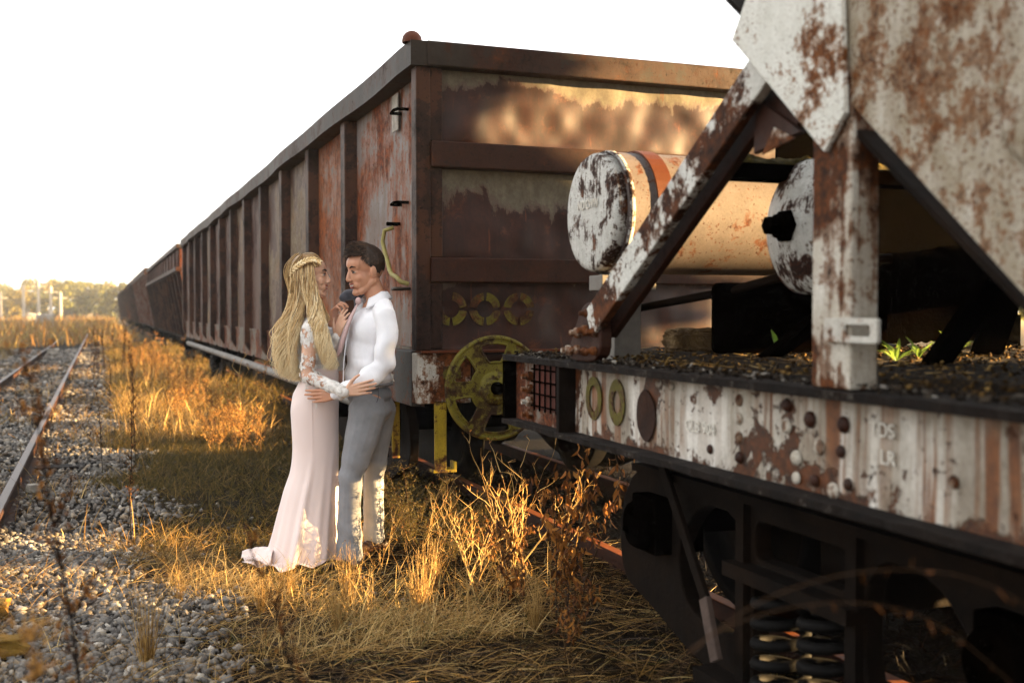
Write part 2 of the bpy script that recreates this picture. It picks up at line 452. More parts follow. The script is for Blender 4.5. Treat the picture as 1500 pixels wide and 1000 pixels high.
M['post'] = m_paint('post paint mostly rusted', (.70, .68, .63), (.52, .48, .41), .58, 1.9, .85, stain=.6, bump=.9, hard=.03, rust=(.23, .10, .034), rustd=(.06, .03, .014), chips=.8, stk=(22, 22, 1.5))
M['strut'] = m_paint('strut paint with torn edges', (.76, .76, .73), (.62, .62, .58), .44, 1.5, .3, stain=.3, bump=1.0, hard=.012, rust=(.19, .082, .030), rustd=(.05, .025, .013), chips=.6)
M['scab'] = m_plain('brown rust scab', (.060, .028, .014), (.12, .055, .025), 14, .9, .9, .006)
M['deck'] = m_crust('mossy gritty deck', (.022, .014, .008), (.07, .046, .020), (.26, .18, .07), 1.4)
M['moss'] = m_crust('dry moss', (.10, .08, .015), (.20, .16, .03), (.34, .27, .07), 2)
M['clod'] = m_crust('dry clod of spilled grit', (.20, .14, .08), (.30, .22, .12), (.42, .33, .2), 2)
# ------------------------------------------------------------------ ground
GR = .045
def gz(x, y):
    """terrain height"""
    z = .020 * math.sin(x * 1.7 + .6 * y) + .018 * math.sin(y * .9 - x * .7 + 1) + .012 * math.sin(3.1 * x + 2.3 * y)
    if x > 1.9: z += GR
    return z - .02
def m_ground():
    n = NT('ground soil'); P = n.P; p = n.sep(P)
    nb = n.noise(P, .9, 8, .65); nf = n.noise(P, 14, 7, .75); nm = n.noise(P, 3.5, 8, .7)
    soil = n.mix(n.step(nf, .35, .7), (.018, .012, .006), (.045, .029, .014))
    soil = n.mix(n.step(nm, .50, .60), soil, n.mix(n.step(nf, .4, .6), (.030, .030, .006), (.06, .055, .012)))     # moss
    straw = n.mix(n.step(nf, .35, .65), (.07, .043, .016), (.15, .10, .038))
    soil = n.mix(n.math('MULTIPLY', n.step(nb, .42, .62), .7), soil, straw)
    gr = n.mix(n.step(n.voro(P, 28), .1, .5), (.085, .075, .065), (.030, .025, .020))
    gr = n.mix(n.step(nf, .55, .7), gr, (.20, .14, .08))
    xe = n.math('ADD', p[0], n.math('MULTIPLY', n.math('SUBTRACT', nm, .5), 1.6))
    gm = n.math('MULTIPLY', n.step(xe, .35, .15), n.math('SUBTRACT', 1.0, n.step(n.math('MULTIPLY', xe, -.1), .31, .33)))
    gm = n.math('MULTIPLY', n.ramp(xe, [(0, 1.0), (.12, 1.0), (.30, 0.0)]), n.ramp(n.math('MULTIPLY', xe, -.1), [(0, 1.0), (.30, 1.0), (.34, 0.0)]))
    col = n.mix(gm, soil, gr)
    far = n.math('MAXIMUM', n.step(n.math('MULTIPLY', p[1], .01), .45, .8), n.ramp(n.math('MULTIPLY', p[0], -.1), [(.34, 0.0), (.40, 1.0)]))
    fc = n.mix(n.step(n.noise(P, .25, 6, .7), .4, .6), (.30, .19, .07), (.22, .19, .05))
    fc = n.mix(n.step(n.noise(P, 1.5, 8, .75), .45, .65), fc, (.40, .26, .12))
    col = n.mix(far, col, fc)
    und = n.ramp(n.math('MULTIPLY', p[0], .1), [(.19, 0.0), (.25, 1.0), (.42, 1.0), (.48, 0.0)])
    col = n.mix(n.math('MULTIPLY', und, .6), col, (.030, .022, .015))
    return n.fin(col, .95, n.bump(n.math('ADD', nf, nm), 1.0, .04), spec=.1)
def make_ground():
    def axis(neg, a, b, st, pos):
        c = list(np.arange(a, b + 1e-6, st)); s = st
        lo = a
        out = []
        while lo > neg:
            s *= 1.35; lo -= s; out.append(max(lo, neg))
        out.reverse(); c = out + c; s = st; hi = b
        while hi < pos:
            s *= 1.35; hi += s; c.append(min(hi, pos))
        return c
    xs = axis(-900, -4, 6, .12, 900); ys = axis(-60, 0, 22, .14, 1500)
    V = [(x, y, gz(x, y) if abs(x) < 12 and y < 60 else -.02) for y in ys for x in xs]
    W = len(xs)
    F = [(j * W + i, j * W + i + 1, (j + 1) * W + i + 1, (j + 1) * W + i) for j in range(len(ys) - 1) for i in range(W - 1)]
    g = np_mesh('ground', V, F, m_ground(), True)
    tag(g, kind='structure')
make_ground()

M['head'] = m_plain('rusty rail head with sunlit orange put in', (.42, .17, .045), (.30, .11, .03), 14, .6, .3, .002)  # orange low sunlight on the rail is put into the rust colour
# ------------------------------------------------------------------ tracks
def rail_prof(x, z0=-.04, z1=.12):
    h = z1 - z0
    P = [(-.06, 0), (.06, 0), (.06, .012), (.010, .03), (.010, h - .035), (.034, h - .028), (.034, h - .004), (.028, h), (-.028, h), (-.034, h - .004), (-.034, h - .028), (-.010, h - .035), (-.010, .03), (-.06, .012)]
    return [(x + a, z0 + b) for a, b in P]
def make_track(label, xc, y0, y1, sl_y):
    t = thing('railway_track', label, 'railway track', (xc, y0, 0))
    for sgn in (-1, 1):
        m = MB(); pr = rail_prof(xc + sgn * .5335, -.04, .14); N = len(pr)
        v = [(a, y, b) for y in (y0, y1) for a, b in pr]
        m.add(v, [(k, (k + 1) % N, N + (k + 1) % N, N + k) for k in range(N)])
        m.add(v[:N], [tuple(range(N))])
        r = m.build('rail', M['rail_rust'], t)
        m = MB().box(xc + sgn * .5335 - .027, xc + sgn * .5335 + .027, y0, y1, .1395, .1425)
        m.build('rail_head', M['rail'] if xc < 0 else M['head'], r)
    y = sl_y; k = 0
    while y < 52 and k < 70:
        z = random.uniform(-.012, .012)
        MB().box(xc - 1.02 + random.uniform(-.04, .04), xc + 1.02, y - .11, y + .11, -.18, -.035 + z).build('sleeper', M['sleeper'], t, .01)
        y += .68; k += 1
    return t
make_track('rusty empty railway track in grey gravel, running away left of the train', -1.16, -6, 160, 4.2)
make_track('railway track carrying the rusty train, half hidden in dark weeds', 3.10, -6, 150, 1.0)

# ------------------------------------------------------------------ bogies
def arc_rect(x0, x1, y0, y1, r, n=4):
    out = []
    for cx, cy, a0 in ((x1 - r, y1 - r, 0), (x0 + r, y1 - r, 90), (x0 + r, y0 + r, 180), (x1 - r, y0 + r, 270)):
        for k in range(n + 1):
            a = R(a0 + 90 * k / n); out.append((cx + r * math.cos(a), cy + r * math.sin(a)))
    return out
def smooth_loop(pts, it=2):
    for _ in range(it):
        q = []
        for i in range(len(pts)):
            a = pts[i]; b = pts[(i + 1) % len(pts)]
            q.append((a[0] * .78 + b[0] * .22, a[1] * .78 + b[1] * .22)); q.append((a[0] * .22 + b[0] * .78, a[1] * .22 + b[1] * .78))
        pts = q
    return pts
def bogie(root, yc, detail=True, xc=3.10):
    b = MB()
    b.box(xc - .80, xc + .80, yc - .16, yc + .16, .46, .72)
    b.lathe([(.001, .72), (.26, .72), (.26, .86), (.001, .86)], 20, 'z', (xc, yc, 0))
    bo = b.build('bogie', M['under'], root, .01)
    outer = smooth_loop([(-1.27, .28), (-1.30, .56), (-1.12, .80), (-.4, .845), (.4, .845), (1.12, .80), (1.30, .56), (1.27, .28), (1.02, .22), (.56, .07), (-.56, .07), (-1.02, .22)], 2)
    w1 = smooth_loop([(.33, .24), (.33, .70), (.62, .70), (.80, .50), (.72, .27)], 2)
    w2 = [(-a, c) for a, c in reversed(w1)]
    up = arc_rect(-.25, .25, .57, .70, .04); sp = arc_rect(-.26, .26, .13, .50, .05)
    for sx in (-1, 1):
        x = xc + sx * .965
        m = MB()
        m.plate([outer, w1, w2, up, sp], .07, (x, yc, 0), (0, -1, 0) if sx < 0 else (0, 1, 0), (0, 0, 1), .008)
        if detail and sx < 0:
            # ribs that stand proud round the windows and a ledge for the springs
            for (a, c_, d, e) in ((-.30, .10, -.30, .76), (.30, .10, .30, .76)):
                m.bar((x - .045, yc + a, c_), (x - .045, yc + d, e), .05, .04, (1, 0, 0))
            m.bar((x - .05, yc - 1.1, .775), (x - .05, yc + 1.1, .775), .05, .03)
            m.bar((x - .06, yc - .34, .525), (x - .06, yc + .34, .525), .10, .05)
            m.bar((x - .06, yc - .50, .105), (x - .06, yc + .50, .105), .14, .05)
        sf = m.build('side_frame', M['under'], bo)
        for dy in (-.13, .13) if detail or sx < 0 else ():
            m = MB(); pts = []
            for k in range(5 * 14 + 1):
                a = 2 * PI * k / 14; pts.append((x - .01 + .085 * math.cos(a), yc + dy + .085 * math.sin(a), .14 + .34 * k / 70))
            m.tube(pts, .019, 7)
            m.build('spring', M['spring'], bo)
        for dy in (-.93, .93):
            m = MB()
            # wheel: tread, flange, dished web, hub
            xw = xc + sx * .545
            prof = [(.001, .0), (.09, .0), (.10, .05 * sx), (.16, .03 * sx), (.36, -.0 * sx), (.375, .045 * sx), (.425, .05 * sx), (.43, -.06 * sx), (.455, -.075 * sx), (.455, -.095 * sx), (.38, -.10 * sx), (.36, -.05 * sx), (.15, -.05 * sx), (.001, -.05 * sx)]
            m.lathe([(r_, h) for r_, h in prof], 36, 'x', (xw, yc + dy, .14 + .45))
            m.build('wheel', M['wheel'], bo)
            m = MB()
            m.box(x - .11, x + .11, yc + dy - .10, yc + dy + .10, .46, .68)
            m.lathe([(.001, -.16), (.085, -.16), (.10, -.13), (.10, -.05)] if sx < 0 else [(.10, .05), (.10, .13), (.085, .16), (.001, .16)], 20, 'x', (x, yc + dy, .57))
            for k in range(3):
                a = R(90 + 120 * k)
                m.ell((x + sx * .16, yc + dy + .055 * math.cos(a), .57 + .055 * math.sin(a)), (.02, .016, .016), 8, 5)
            m.build('axle_box', M['dark_steel'], bo, .008)
    for dy in (-.93, .93):
        MB().tube([(xc - .92, yc + dy, .59), (xc + .92, yc + dy, .59)], .075, 14).build('axle', M['dark_steel'], bo)
    return bo
M['wheel'] = m_plain('dull brown wheel steel', (.006, .004, .003), (.014, .009, .006), 5, .8, .4, spec=.12)
M['spring'] = m_plain('rusty coil spring', (.007, .005, .0035), (.016, .010, .006), 18, .75, .3, spec=.15)

# ------------------------------------------------------------------ open goods wagon (gondola)
X0, X1 = 1.70, 4.50
GY0, GY1 = 6.09, 24.9
g = thing('gondola_wagon', 'long rusty brown open goods wagon with ribbed side that the couple lean against', 'railway wagon', (3.1, 15.5, 0))
ZT, ZB = 2.955, 0.86
stakes = [8.0 + 1.5 * k for k in range(11)]
def dented(fn, amp, sc, seed, nu=60, nv=30):
    def f(u, v):
        p, nrm = fn(u, v)
        q = Vector(p)
        e = min(u, 1 - u, v, 1 - v); e = min(1, e * 12)
        d = (mn.noise(q * sc + Vector((seed, 0, 0))) * amp + mn.noise(q * sc * 2.7 + Vector((seed, 4, 0))) * amp * .4) * e
        return q + Vector(nrm) * d
    return f, nu, nv
# left side panels (one per bay)
ys = [GY0 + .03] + stakes + [GY1]
for i in range(len(ys) - 1):
    a, b = ys[i], ys[i + 1]
    m = MB()
    f, nu, nv = dented(lambda u, v, a=a, b=b: ((1.79, b + (a - b) * u, 1.17 + (2.83 - 1.17) * v), (-1, 0, 0)), .022 if i else .014, 1.6, i * 3.7, 26, 26)
    m.grid(f, nu, nv)
    o = m.build('side_panel', M['gon_first'] if i == 0 else M['gon_b'] if i == 1 else M['gon_c'] if i in (2, 3, 5, 8) else M['gon_side'], g)
    if i == 0: tag(o, 'scuffed grey and orange rust side panel behind the couple')
    m = MB()
    f, nu, nv = dented(lambda u, v, a=a, b=b: ((1.765, b + (a - b) * u, ZB + (1.18 - ZB) * v), (-1, 0, 0)), .012, 2.2, i * 2.7 + 50, 14, 6)
    m.grid(f, nu, nv)
    m.box(1.757, 1.80, a, b, 1.172, 1.20)
    m.build('lower_side_panel', M['gon_low'], g)
# stakes
for s in stakes + [GY1 - .09]:
    m = MB()
    m.hexa([(1.70, s, 1.02), (1.70, s + .15, 1.02), (1.80, s + .17, .86), (1.80, s - .02, .86), (1.70, s, 2.82), (1.70, s + .15, 2.82), (1.80, s + .17, 2.82), (1.80, s - .02, 2.82)])
    m.build('stake', M['gon_frame'], g, .008)
# corner post, side and end legs
m = MB(); m.box(1.70, 1.787, 6.055, 6.16, 1.19, 2.815); m.build('corner_post', M['gon_frame'], g, .006)
m = MB(); m.box(4.413, 4.5, 6.055, 6.16, 1.19, 2.815); m.build('corner_post', M['gon_frame'], g, .006)
# top rails with a wavy, knocked-about side rail
def rail_wave(y): return .012 * math.sin(y * 1.1) + .010 * math.sin(y * 2.7 + 1) - .004
m = MB(); N = 60
for i in range(N):
    ya = 6.035 + (GY1 - 6.035) * i / N; yb = 6.035 + (GY1 - 6.035) * (i + 1) / N
    wa, wb = rail_wave(ya), rail_wave(yb)
    if i == 0: wa = 0
    v = [(1.665 + wa, ya, 2.815), (1.85, ya, 2.815), (1.85, yb, 2.815), (1.665 + wb, yb, 2.815), (1.665 + wa, ya, ZT + wa * .5), (1.85, ya, ZT), (1.85, yb, ZT), (1.665 + wb, yb, ZT + wb * .5)]
    m.add(v, [(0, 3, 2, 1), (4, 5, 6, 7), (3, 0, 4, 7), (1, 2, 6, 5)] + ([(0, 1, 5, 4)] if i == 0 else []) + ([(2, 3, 7, 6)] if i == N - 1 else []))
m.build('top_rail', M['gon_top'], g)
MB().box(4.35, 4.53, 6.14, GY1, 2.815, ZT).build('top_rail', M['gon_top'], g, .006)
MB().box(1.76, 4.535, 6.028, 6.14, 2.818, ZT + .004).build('top_rail', M['gon_top'], g, .008)
# end wall: three panels, ribs
for i, (za, zb) in enumerate(((2.385, 2.82), (1.72, 2.25), (1.19, 1.59))):
    m = MB()
    f, nu, nv = dented(lambda u, v, za=za, zb=zb: ((1.785 + (4.415 - 1.785) * u, 6.125, za + (zb - za) * v), (0, -1, 0)), (.030, .026, .022)[i], 2.6, 11 + i * 7, 90, 30)
    m.grid(f, nu, nv)
    m.build('end_panel', M['endp%d' % i], g)
for za, zb in ((2.245, 2.394), (1.585, 1.727)):
    MB().box(1.788, 4.412, 6.035, 6.13, za, zb).build('end_rib', M['gon_frame2'] if 'gon_frame2' in M else M['rust'], g, .008)
for x in (1.825, 4.375):
    for za, zb in ((2.397, 2.815), (1.73, 2.242), (1.20, 1.582)):
        MB().box(x - .037, x + .037, 6.07, 6.128, za, zb).build('end_upright', M['gon_frame'], g, .005)
# far side, far end, floor
MB().box(4.40, 4.46, 6.14, GY1, .9, 2.815).build('far_side_wall', M['gon_side'], g)
MB().box(1.80, 4.40, GY1 - .12, GY1 - .04, 1.2, 2.95).build('far_end_wall', M['gon_side'], g)
MB().box(1.80, 4.40, 6.14, GY1 - .12, 1.10, 1.18).build('floor', M['under'], g)
# underframe
m = MB()
m.box(2.92, 3.28, 6.1, GY1, .70, 1.08)
for y in np.arange(7.4, 24, 1.5): m.box(1.84, 4.36, y, y + .10, .84, 1.08)
m.build('centre_sill', M['under'], g)
m = MB(); m.tube([(1.735, 7.0 + .0, .765), (1.74, 12, .76), (1.735, 18, .755), (1.72, 23.6, .75)], .045, 12)
m.build('side_pipe', M['pipe'], g)
for y in np.arange(7.6, 23.5, 1.5): MB().bar((1.76, y, .88), (1.745, y, .74), .05, .02).build('pipe_bracket', M['under'], g)
# end sill (headstock)
MB().box(1.70, 2.02, 6.03, 6.16, .885, 1.175).build('end_sill', M['white_rust'], g, .006)
MB().box(2.025, 4.5, 6.04, 6.16, .90, 1.165).build('end_sill', M['rust'], g, .006)
MB().box(1.715, 4.49, 6.0, 6.13, 1.178, 1.190).build('sill_ledge', M['rust_orange'], g)
MB().box(1.702, 1.76, 6.17, 7.55, .86, 1.185).build('side_sill_plate', m_paint('grey side sill paint', (.13, .135, .14), (.09, .09, .092), .34, 1.8, .4, stain=.4, bump=.4), g, .006)
MB().box(1.85, 1.955, 6.022, 6.029, 1.03, 1.10).build('painted_mark', M['mark_y'], g)
for s_, y, z in (('DIMI', 6.75, 1.085), ('VOL', 6.72, .985)):
    m = MB(); text_mb(m, s_, .062, (1.699, y, z), (0, -1, 0), (0, 0, 1), .003, 1.4); m.build('lettering', M['letters'], g)
# dome cap on the corner
m = MB(); m.lathe([(.056, 0), (.058, .012), (.053, .036), (.038, .056), (.018, .067), (.001, .070)], 20, 'z', (1.69, 6.10, ZT - .004))
m.build('corner_cap', M['rust_orange'], g)
# rungs on the side, bent rod, placard
for (y, z, L) in ((6.62, 2.655, .17), (6.62, 2.085, .17), (6.78, 1.97, .06), (6.60, 1.555, .17)):
    m = MB(); m.tube([(1.79, y + L / 2, z), (1.72, y + L / 2, z), (1.715, y, z + .004), (1.72, y - L / 2, z), (1.79, y - L / 2, z)], .010, 8)
    m.build('rung', M['dark_steel'] if z > 1.6 else M['gon_top'], g)
m = MB(); m.tube([(1.76, 6.80, 1.95), (1.705, 6.82, 1.93), (1.70, 6.85, 1.86), (1.70, 6.78, 1.78), (1.70, 6.72, 1.73), (1.70, 6.68, 1.68), (1.70, 6.62, 1.645), (1.70, 6.50, 1.625), (1.705, 6.42, 1.595), (1.75, 6.40, 1.58)], .014, 10)
m.build('bent_grab_rod', M['limepipe'], g)
MB().box(1.768, 1.774, 6.72, 6.87, 2.56, 2.79).build('placard', M['placard'], g)
# painted rings on the bottom end panel
for i, x in enumerate((1.92, 2.13, 2.345)):
    m = MB(); r0, r1 = .050, .098
    for q in range(4):
        if i == 0 and q == 1: continue
        a0, a1 = R(90 * q + 7), R(90 * q + 83)
        lp = [(r1 * math.cos(a0 + (a1 - a0) * k / 8), r1 * math.sin(a0 + (a1 - a0) * k / 8)) for k in range(9)] + [(r0 * math.cos(a1 + (a0 - a1) * k / 8), r0 * math.sin(a1 + (a0 - a1) * k / 8)) for k in range(9)]
        m.plate([lp], .003, (x, 6.094, 1.43), (1, 0, 0), (0, 0, 1))
    m.build('painted_ring', M['mark_y'], g)
# hand brake wheel
WX, WY, WZ = 2.13, 5.92, .975
hl = []
def trap(c, r0, r1, half, n=5):
    out = []
    for k in range(n + 1): a = c - half + 2 * half * k / n; out.append((r1 * math.cos(a), r1 * math.sin(a)))
    h2 = half * .72
    for k in range(n + 1): a = c + h2 - 2 * h2 * k / n; out.append((r0 * math.cos(a), r0 * math.sin(a)))
    return out
circ = lambda r_, n=40: [(r_ * math.cos(2 * PI * k / n), r_ * math.sin(2 * PI * k / n)) for k in range(n)]
holes = [smooth_loop(trap(R(90 + 60 * k + 2), .150, .258, R(20)), 2) for k in range(6)]
m = MB(); m.plate([circ(.280, 60)] + holes, .016, (WX, WY, WZ), (1, 0, 0), (0, 0, 1), .004)
m.tube([(WX + .290 * math.cos(2 * PI * k / 60), WY, WZ + .290 * math.sin(2 * PI * k / 60)) for k in range(61)], .015, 10, False)
hw = m.build('hand_brake_wheel', M['olive'], g)
for h in holes:
    m = MB(); m.tube([(WX + a * 1.0, WY - .010, WZ + b * 1.0) for a, b in h + [h[0]]], .0065, 6, False); m.build('hole_rim', M['olive'], hw)
m = MB(); m.lathe([(.001, -.030), (.085, -.030), (.095, -.018), (.10, -.008)], 24, 'y', (WX, WY, WZ)); m.build('hub_plate', M['olive'], hw)
m = MB(); m.lathe([(.001, -.085), (.022, -.085), (.024, -.06), (.036, -.055), (.038, -.03)], 18, 'y', (WX, WY, WZ)); m.build('hub_nut', M['dark_steel'], hw)
for k in range(6):
    a = R(30 + 60 * k)
    MB().ell((WX + .062 * math.cos(a), WY - .034, WZ + .062 * math.sin(a)), (.011, .009, .011), 10, 6).build('bolt', M['olive'], hw)
MB().tube([(WX, WY, WZ), (WX, 6.05, WZ)], .03, 12).build('wheel_shaft', M['dark_steel'], hw)
# yellow foot step below the end sill
MB().box(1.80, 1.872, 6.03, 6.045, .50, .90).build('step_hanger', M['yellow'], g, .003)
MB().box(1.70, 1.75, 6.62, 6.635, .50, .86).build('step_hanger', M['yellow'], g, .003)
MB().box(1.79, 1.93, 6.02, 6.12, .485, .503).build('step_tread', M['yellow'], g, .003)
MB().box(1.915, 1.93, 6.02, 6.10, .504, .545).build('step_lip', M['yellow'], g)
# coupler between the wagons
m = MB(); m.box(3.0, 3.2, 5.55, 6.2, .72, .95); m.box(2.93, 3.27, 5.25, 5.55, .68, .99); m.build('coupler', M['under'], g, .02)
bogie(g, 8.95); bogie(g, 21.9)

# ------------------------------------------------------------------ far wagons
def far_wagon(label, y0, y1, ztop, ledge, taper, nrib, paint, rib, lp=None):
    t = thing('hopper_wagon', label, 'railway wagon', (3.1, (y0 + y1) / 2, 0))
    zl = ledge
    def xw(z):
        if z >= zl: return 1.72
        return 1.74 + taper * (zl - z) / (zl - .8)
    for sx, nm in ((-1, 'side_wall'), (1, 'far_side_wall')):
        m = MB()
        zs = [ztop, zl, .8]
        xs = [1.74, 1.74, 1.74 + taper]
        for i in range(2):
            if abs(zs[i] - zs[i + 1]) < .02: continue
            a, b = xs[i] if sx < 0 else 6.2 - xs[i], xs[i + 1] if sx < 0 else 6.2 - xs[i + 1]
            m.hexa([(b, y0 + .1, zs[i + 1]), (b - sx * .05, y0 + .1, zs[i + 1]), (b - sx * .05, y1 - .1, zs[i + 1]), (b, y1 - .1, zs[i + 1]), (a, y0 + .1, zs[i]), (a - sx * .05, y0 + .1, zs[i]), (a - sx * .05, y1 - .1, zs[i]), (a, y1 - .1, zs[i])])
        m.build(nm, paint, t)
    m = MB()
    for y in (y0 + .12, y1 - .12):
        m.add([(1.78, y, ztop - .05), (4.42, y, ztop - .05), (4.42, y, zl), (4.42 - taper, y, .85), (1.78 + taper, y, .85), (1.78, y, zl)], [(0, 1, 2, 3, 4, 5)])
    m.build('end_wall', rib, t)
    m = MB()
    m.box(1.66, 1.86, y0 + .05, y1 - .05, ztop - .10, ztop); m.box(4.34, 4.54, y0 + .05, y1 - .05, ztop - .10, ztop)
    m.box(1.86, 4.34, y0 + .04, y0 + .2, ztop - .10, ztop - .003); m.box(1.86, 4.34, y1 - .2, y1 - .04, ztop - .10, ztop - .003)
    m.build('top_rail', M['gon_top'], t, .005)
    if ztop - zl > .2:
        MB().box(1.64, 1.80, y0, y1, zl - .05, zl + .05).build('ledge_rail', M['rust'], t, .005)
    for k in range(nrib):
        y = y0 + .16 + (y1 - y0 - .40) * k / (nrib - 1)
        m = MB(); b = .80
        m.hexa([(1.66 + taper, y, b), (1.76 + taper, y, b), (1.76 + taper, y + .10, b), (1.66 + taper, y + .10, b), (1.66, y, zl - .06), (1.76, y, zl - .06), (1.76, y + .10, zl - .06), (1.66, y + .10, zl - .06)])
        if ztop - zl > .2: m.box(1.70, 1.76, y, y + .08, zl + .055, ztop - .105)
        m.build('rib', rib, t)
    MB().box(1.80 + taper, 4.40 - taper, y0 + .25, y1 - .25, .70, .86).build('underframe', M['under'], t)
    bogie(t, y0 + 2.6, False); bogie(t, y1 - 2.6, False)
    return t
P2 = m_paint('red brown hopper paint', (.20, .085, .055), (.13, .06, .045), .5, .9, .5, rust=(.24, .085, .035), stain=.5, bump=.3)
P3 = m_paint('grey brown wagon paint', (.17, .145, .14), (.12, .09, .085), .45, .7, .6, rust=(.15, .07, .045), stain=.5, bump=.3)
PW = m_paint('pale worn rib paint', (.34, .27, .25), (.20, .14, .12), .45, 2.0, .4, stain=.5, bump=.3)
far_wagon('dark red hopper wagon with a ledge and tapered ribs, next behind the long open wagon', 26.2, 43.6, 2.96, 2.38, .28, 14, P2, M['gon_frame'])
far_wagon('grey brown wagon with close ribs, third along the train behind the dark red one', 45.2, 62.5, 3.10, 2.9, .35, 18, P3, PW)
far_wagon('weathered grey wagon fourth along the train, far behind the woman', 64.2, 81.5, 3.10, 2.95, .35, 16, P3, M['gon_frame'])
far_wagon('small dark wagon at the far left end of the train', 84, 118, 3.05, 2.95, .30, 18, P2, M['gon_frame'])

# ------------------------------------------------------------------ near hopper wagon on the right
h = thing('hopper_wagon', 'close rusty white hopper wagon with riveted sill, diagonal strut and air tanks, on the right', 'railway wagon', (3.1, 0, 0))
HY = 4.635
XF = 1.70
# sill: web + flanges
m = MB()
def webf(u, v):
    y = -5.2 + (4.0 + 5.2) * u; z = .937 + (1.195 - .937) * v
    return Vector((1.775 + .004 * mn.noise(Vector((0, y * 3, z * 5))), y, z))
m.grid(webf, 240, 10, True)
m.box(1.79, 1.80, -5.2, 4.0, .92, 1.2)
m.build('sill_web', M['web'], h)
def ragged(za, zb, name):
    m = MB(); N = 260
    pts = []
    for i in range(N + 1):
        y = -5.2 + (HY + 5.2) * i / N
        e = .010 * mn.noise(Vector((y * 6, za, 0))) + .008 * mn.noise(Vector((y * 21, za, 3)))
        t_ = .006 * mn.noise(Vector((y * 9, za, 9)))
        pts += [(XF + e, y, za + .002), (XF - .002 + e, y, zb + t_), (1.90, y, zb), (1.90, y, za)]
    F = []
    for i in range(N):
        for k in range(4): F.append((i * 4 + k, i * 4 + (k + 1) % 4, (i + 1) * 4 + (k + 1) % 4, (i + 1) * 4 + k))
    m.add(pts, F); m.add(pts[-4:], [(0, 1, 2, 3)])
    return m.build(name, M['flange'], h)
ragged(1.196, 1.222, 'top_flange'); ragged(.912, .936, 'bottom_flange')
# far sill
MB().box(4.40, 4.50, -5.2, HY, .90, 1.22).build('far_sill', M['under'], h)
MB().box(2.85, 3.35, -5.2, HY - .2, .75, 1.19).build('centre_sill', M['under'], h)
# end of the sill: recessed pocket, stiffener, end plate, wire grille over a red rust plate
MB().box(1.76, 1.80, 4.02, HY - .03, .925, 1.195).build('end_web', m_paint('end web flaking', (.40, .38, .35), (.26, .23, .20), .55, 2.4, .5, bump=.9, stain=.6), h)
MB().box(1.703, 1.80, 3.985, 4.015, .926, 1.194).build('stiffener', M['under'], h, .003)
MB().box(1.703, 1.80, HY - .025, HY, .926, 1.194).build('end_plate', M['dark_steel'], h, .003)
MB().box(1.80, 4.40, HY - .10, HY - .01, .90, 1.19).build('end_sill', M['dark_steel'], h)
gr = MB().box(1.742, 1.758, 4.08, 4.34, 1.0, 1.19).build('rust_plate', m_plain('red rust plate', (.20, .055, .022), (.13, .040, .020), 7, .7, .4), h)
m = MB()
for k in range(5): m.tube([(1.736, 4.09 + .06 * k, .995), (1.736, 4.09 + .06 * k, 1.192)], .004, 6)
for k in range(4): m.tube([(1.735, 4.07, 1.015 + .052 * k), (1.735, 4.36, 1.015 + .052 * k)], .004, 6)
m.build('wire_grille', M['dark_steel'], gr)
for k in range(4):
    MB().lathe([(.024, 0), (.024, -.02), (.012, -.026), (.012, -.045), (.001, -.045)], 6, 'x', (1.757, 4.42 + .0 * k, .97 + .055 * k), False).build('bolt', M['white_rust'], h)
# deck plates with grit
m = MB()
def deckf(u, v):
    x = 1.80 + 2.6 * u; y = 1.0 + (HY - .04 - 1.0) * v
    z = 1.21 + .012 * mn.noise(Vector((x * 6, y * 6, 0))) + .010 * mn.noise(Vector((x * 19, y * 19, 4)))
    if 2.0 < x < 3.9: z += .02
    return Vector((x, y, z + .012))
m.grid(deckf, 130, 180, False)
m.build('deck', M['deck'], h)
m = MB()
m.box(1.80, 4.4, -5.2, .98, 1.19, 1.215); m.build('deck_plate', M['deck'], h)
# added dark sheet behind the post, blacking out the open view under the hopper
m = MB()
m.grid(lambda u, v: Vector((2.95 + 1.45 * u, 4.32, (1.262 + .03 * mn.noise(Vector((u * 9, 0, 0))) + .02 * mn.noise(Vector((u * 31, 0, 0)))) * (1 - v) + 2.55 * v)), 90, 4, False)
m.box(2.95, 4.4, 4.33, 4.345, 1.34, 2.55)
m.build('dark_backing', M['dark_steel'], h)
MB().box(4.40, 4.42, 2.41, 4.6, 1.50, 1.80).build('gap_plate', M['dark_steel'], h)  # added dark plates close bright far gaps and shade the tank's lower half
MB().box(4.40, 4.42, -2.5, 2.4, 1.30, 2.5).build('gap_plate', M['dark_steel'], h)
# painted ovals and letters on the web
def oval(y, z, ry, rz, ri, mat_, nm, lab=None):
    m = MB(); o_ = [(ry * math.cos(2 * PI * k / 28), rz * math.sin(2 * PI * k / 28)) for k in range(28)]
    i_ = [(ry * ri * math.cos(2 * PI * k / 28), rz * (ri + .05) * math.sin(2 * PI * k / 28)) for k in range(28)]
    m.plate([o_, i_] if ri else [o_], .003, (1.7685, y, z), (0, -1, 0), (0, 0, 1)); o = m.build(nm, mat_, h)
    if lab: tag(o, lab)
oval(3.80, 1.085, .070, .083, .55, M['mark_y'], 'painted_oval')
oval(3.60, 1.085, .066, .085, .45, M['mark_y'], 'painted_oval')
m = MB(); m.plate([smooth_loop([(.0, .095), (.06, .05), (.075, -.01), (.05, -.07), (.0, -.10), (-.055, -.06), (-.07, .0), (-.055, .06)], 2)], .005, (1.768, 3.37, 1.06), (0, -1, 0), (0, 0, 1))
tag(m.build('rust_scab', M['scab'] if 'scab' in M else M['under'], h), 'brown oval scab of rust')
m = MB(); text_mb(m, 'CLB 904', .052, (1.7685, 3.10, 1.035), (0, -1, 0), (0, 0, 1), .003, 1.0)
m.build('lettering', M['letters'], h)
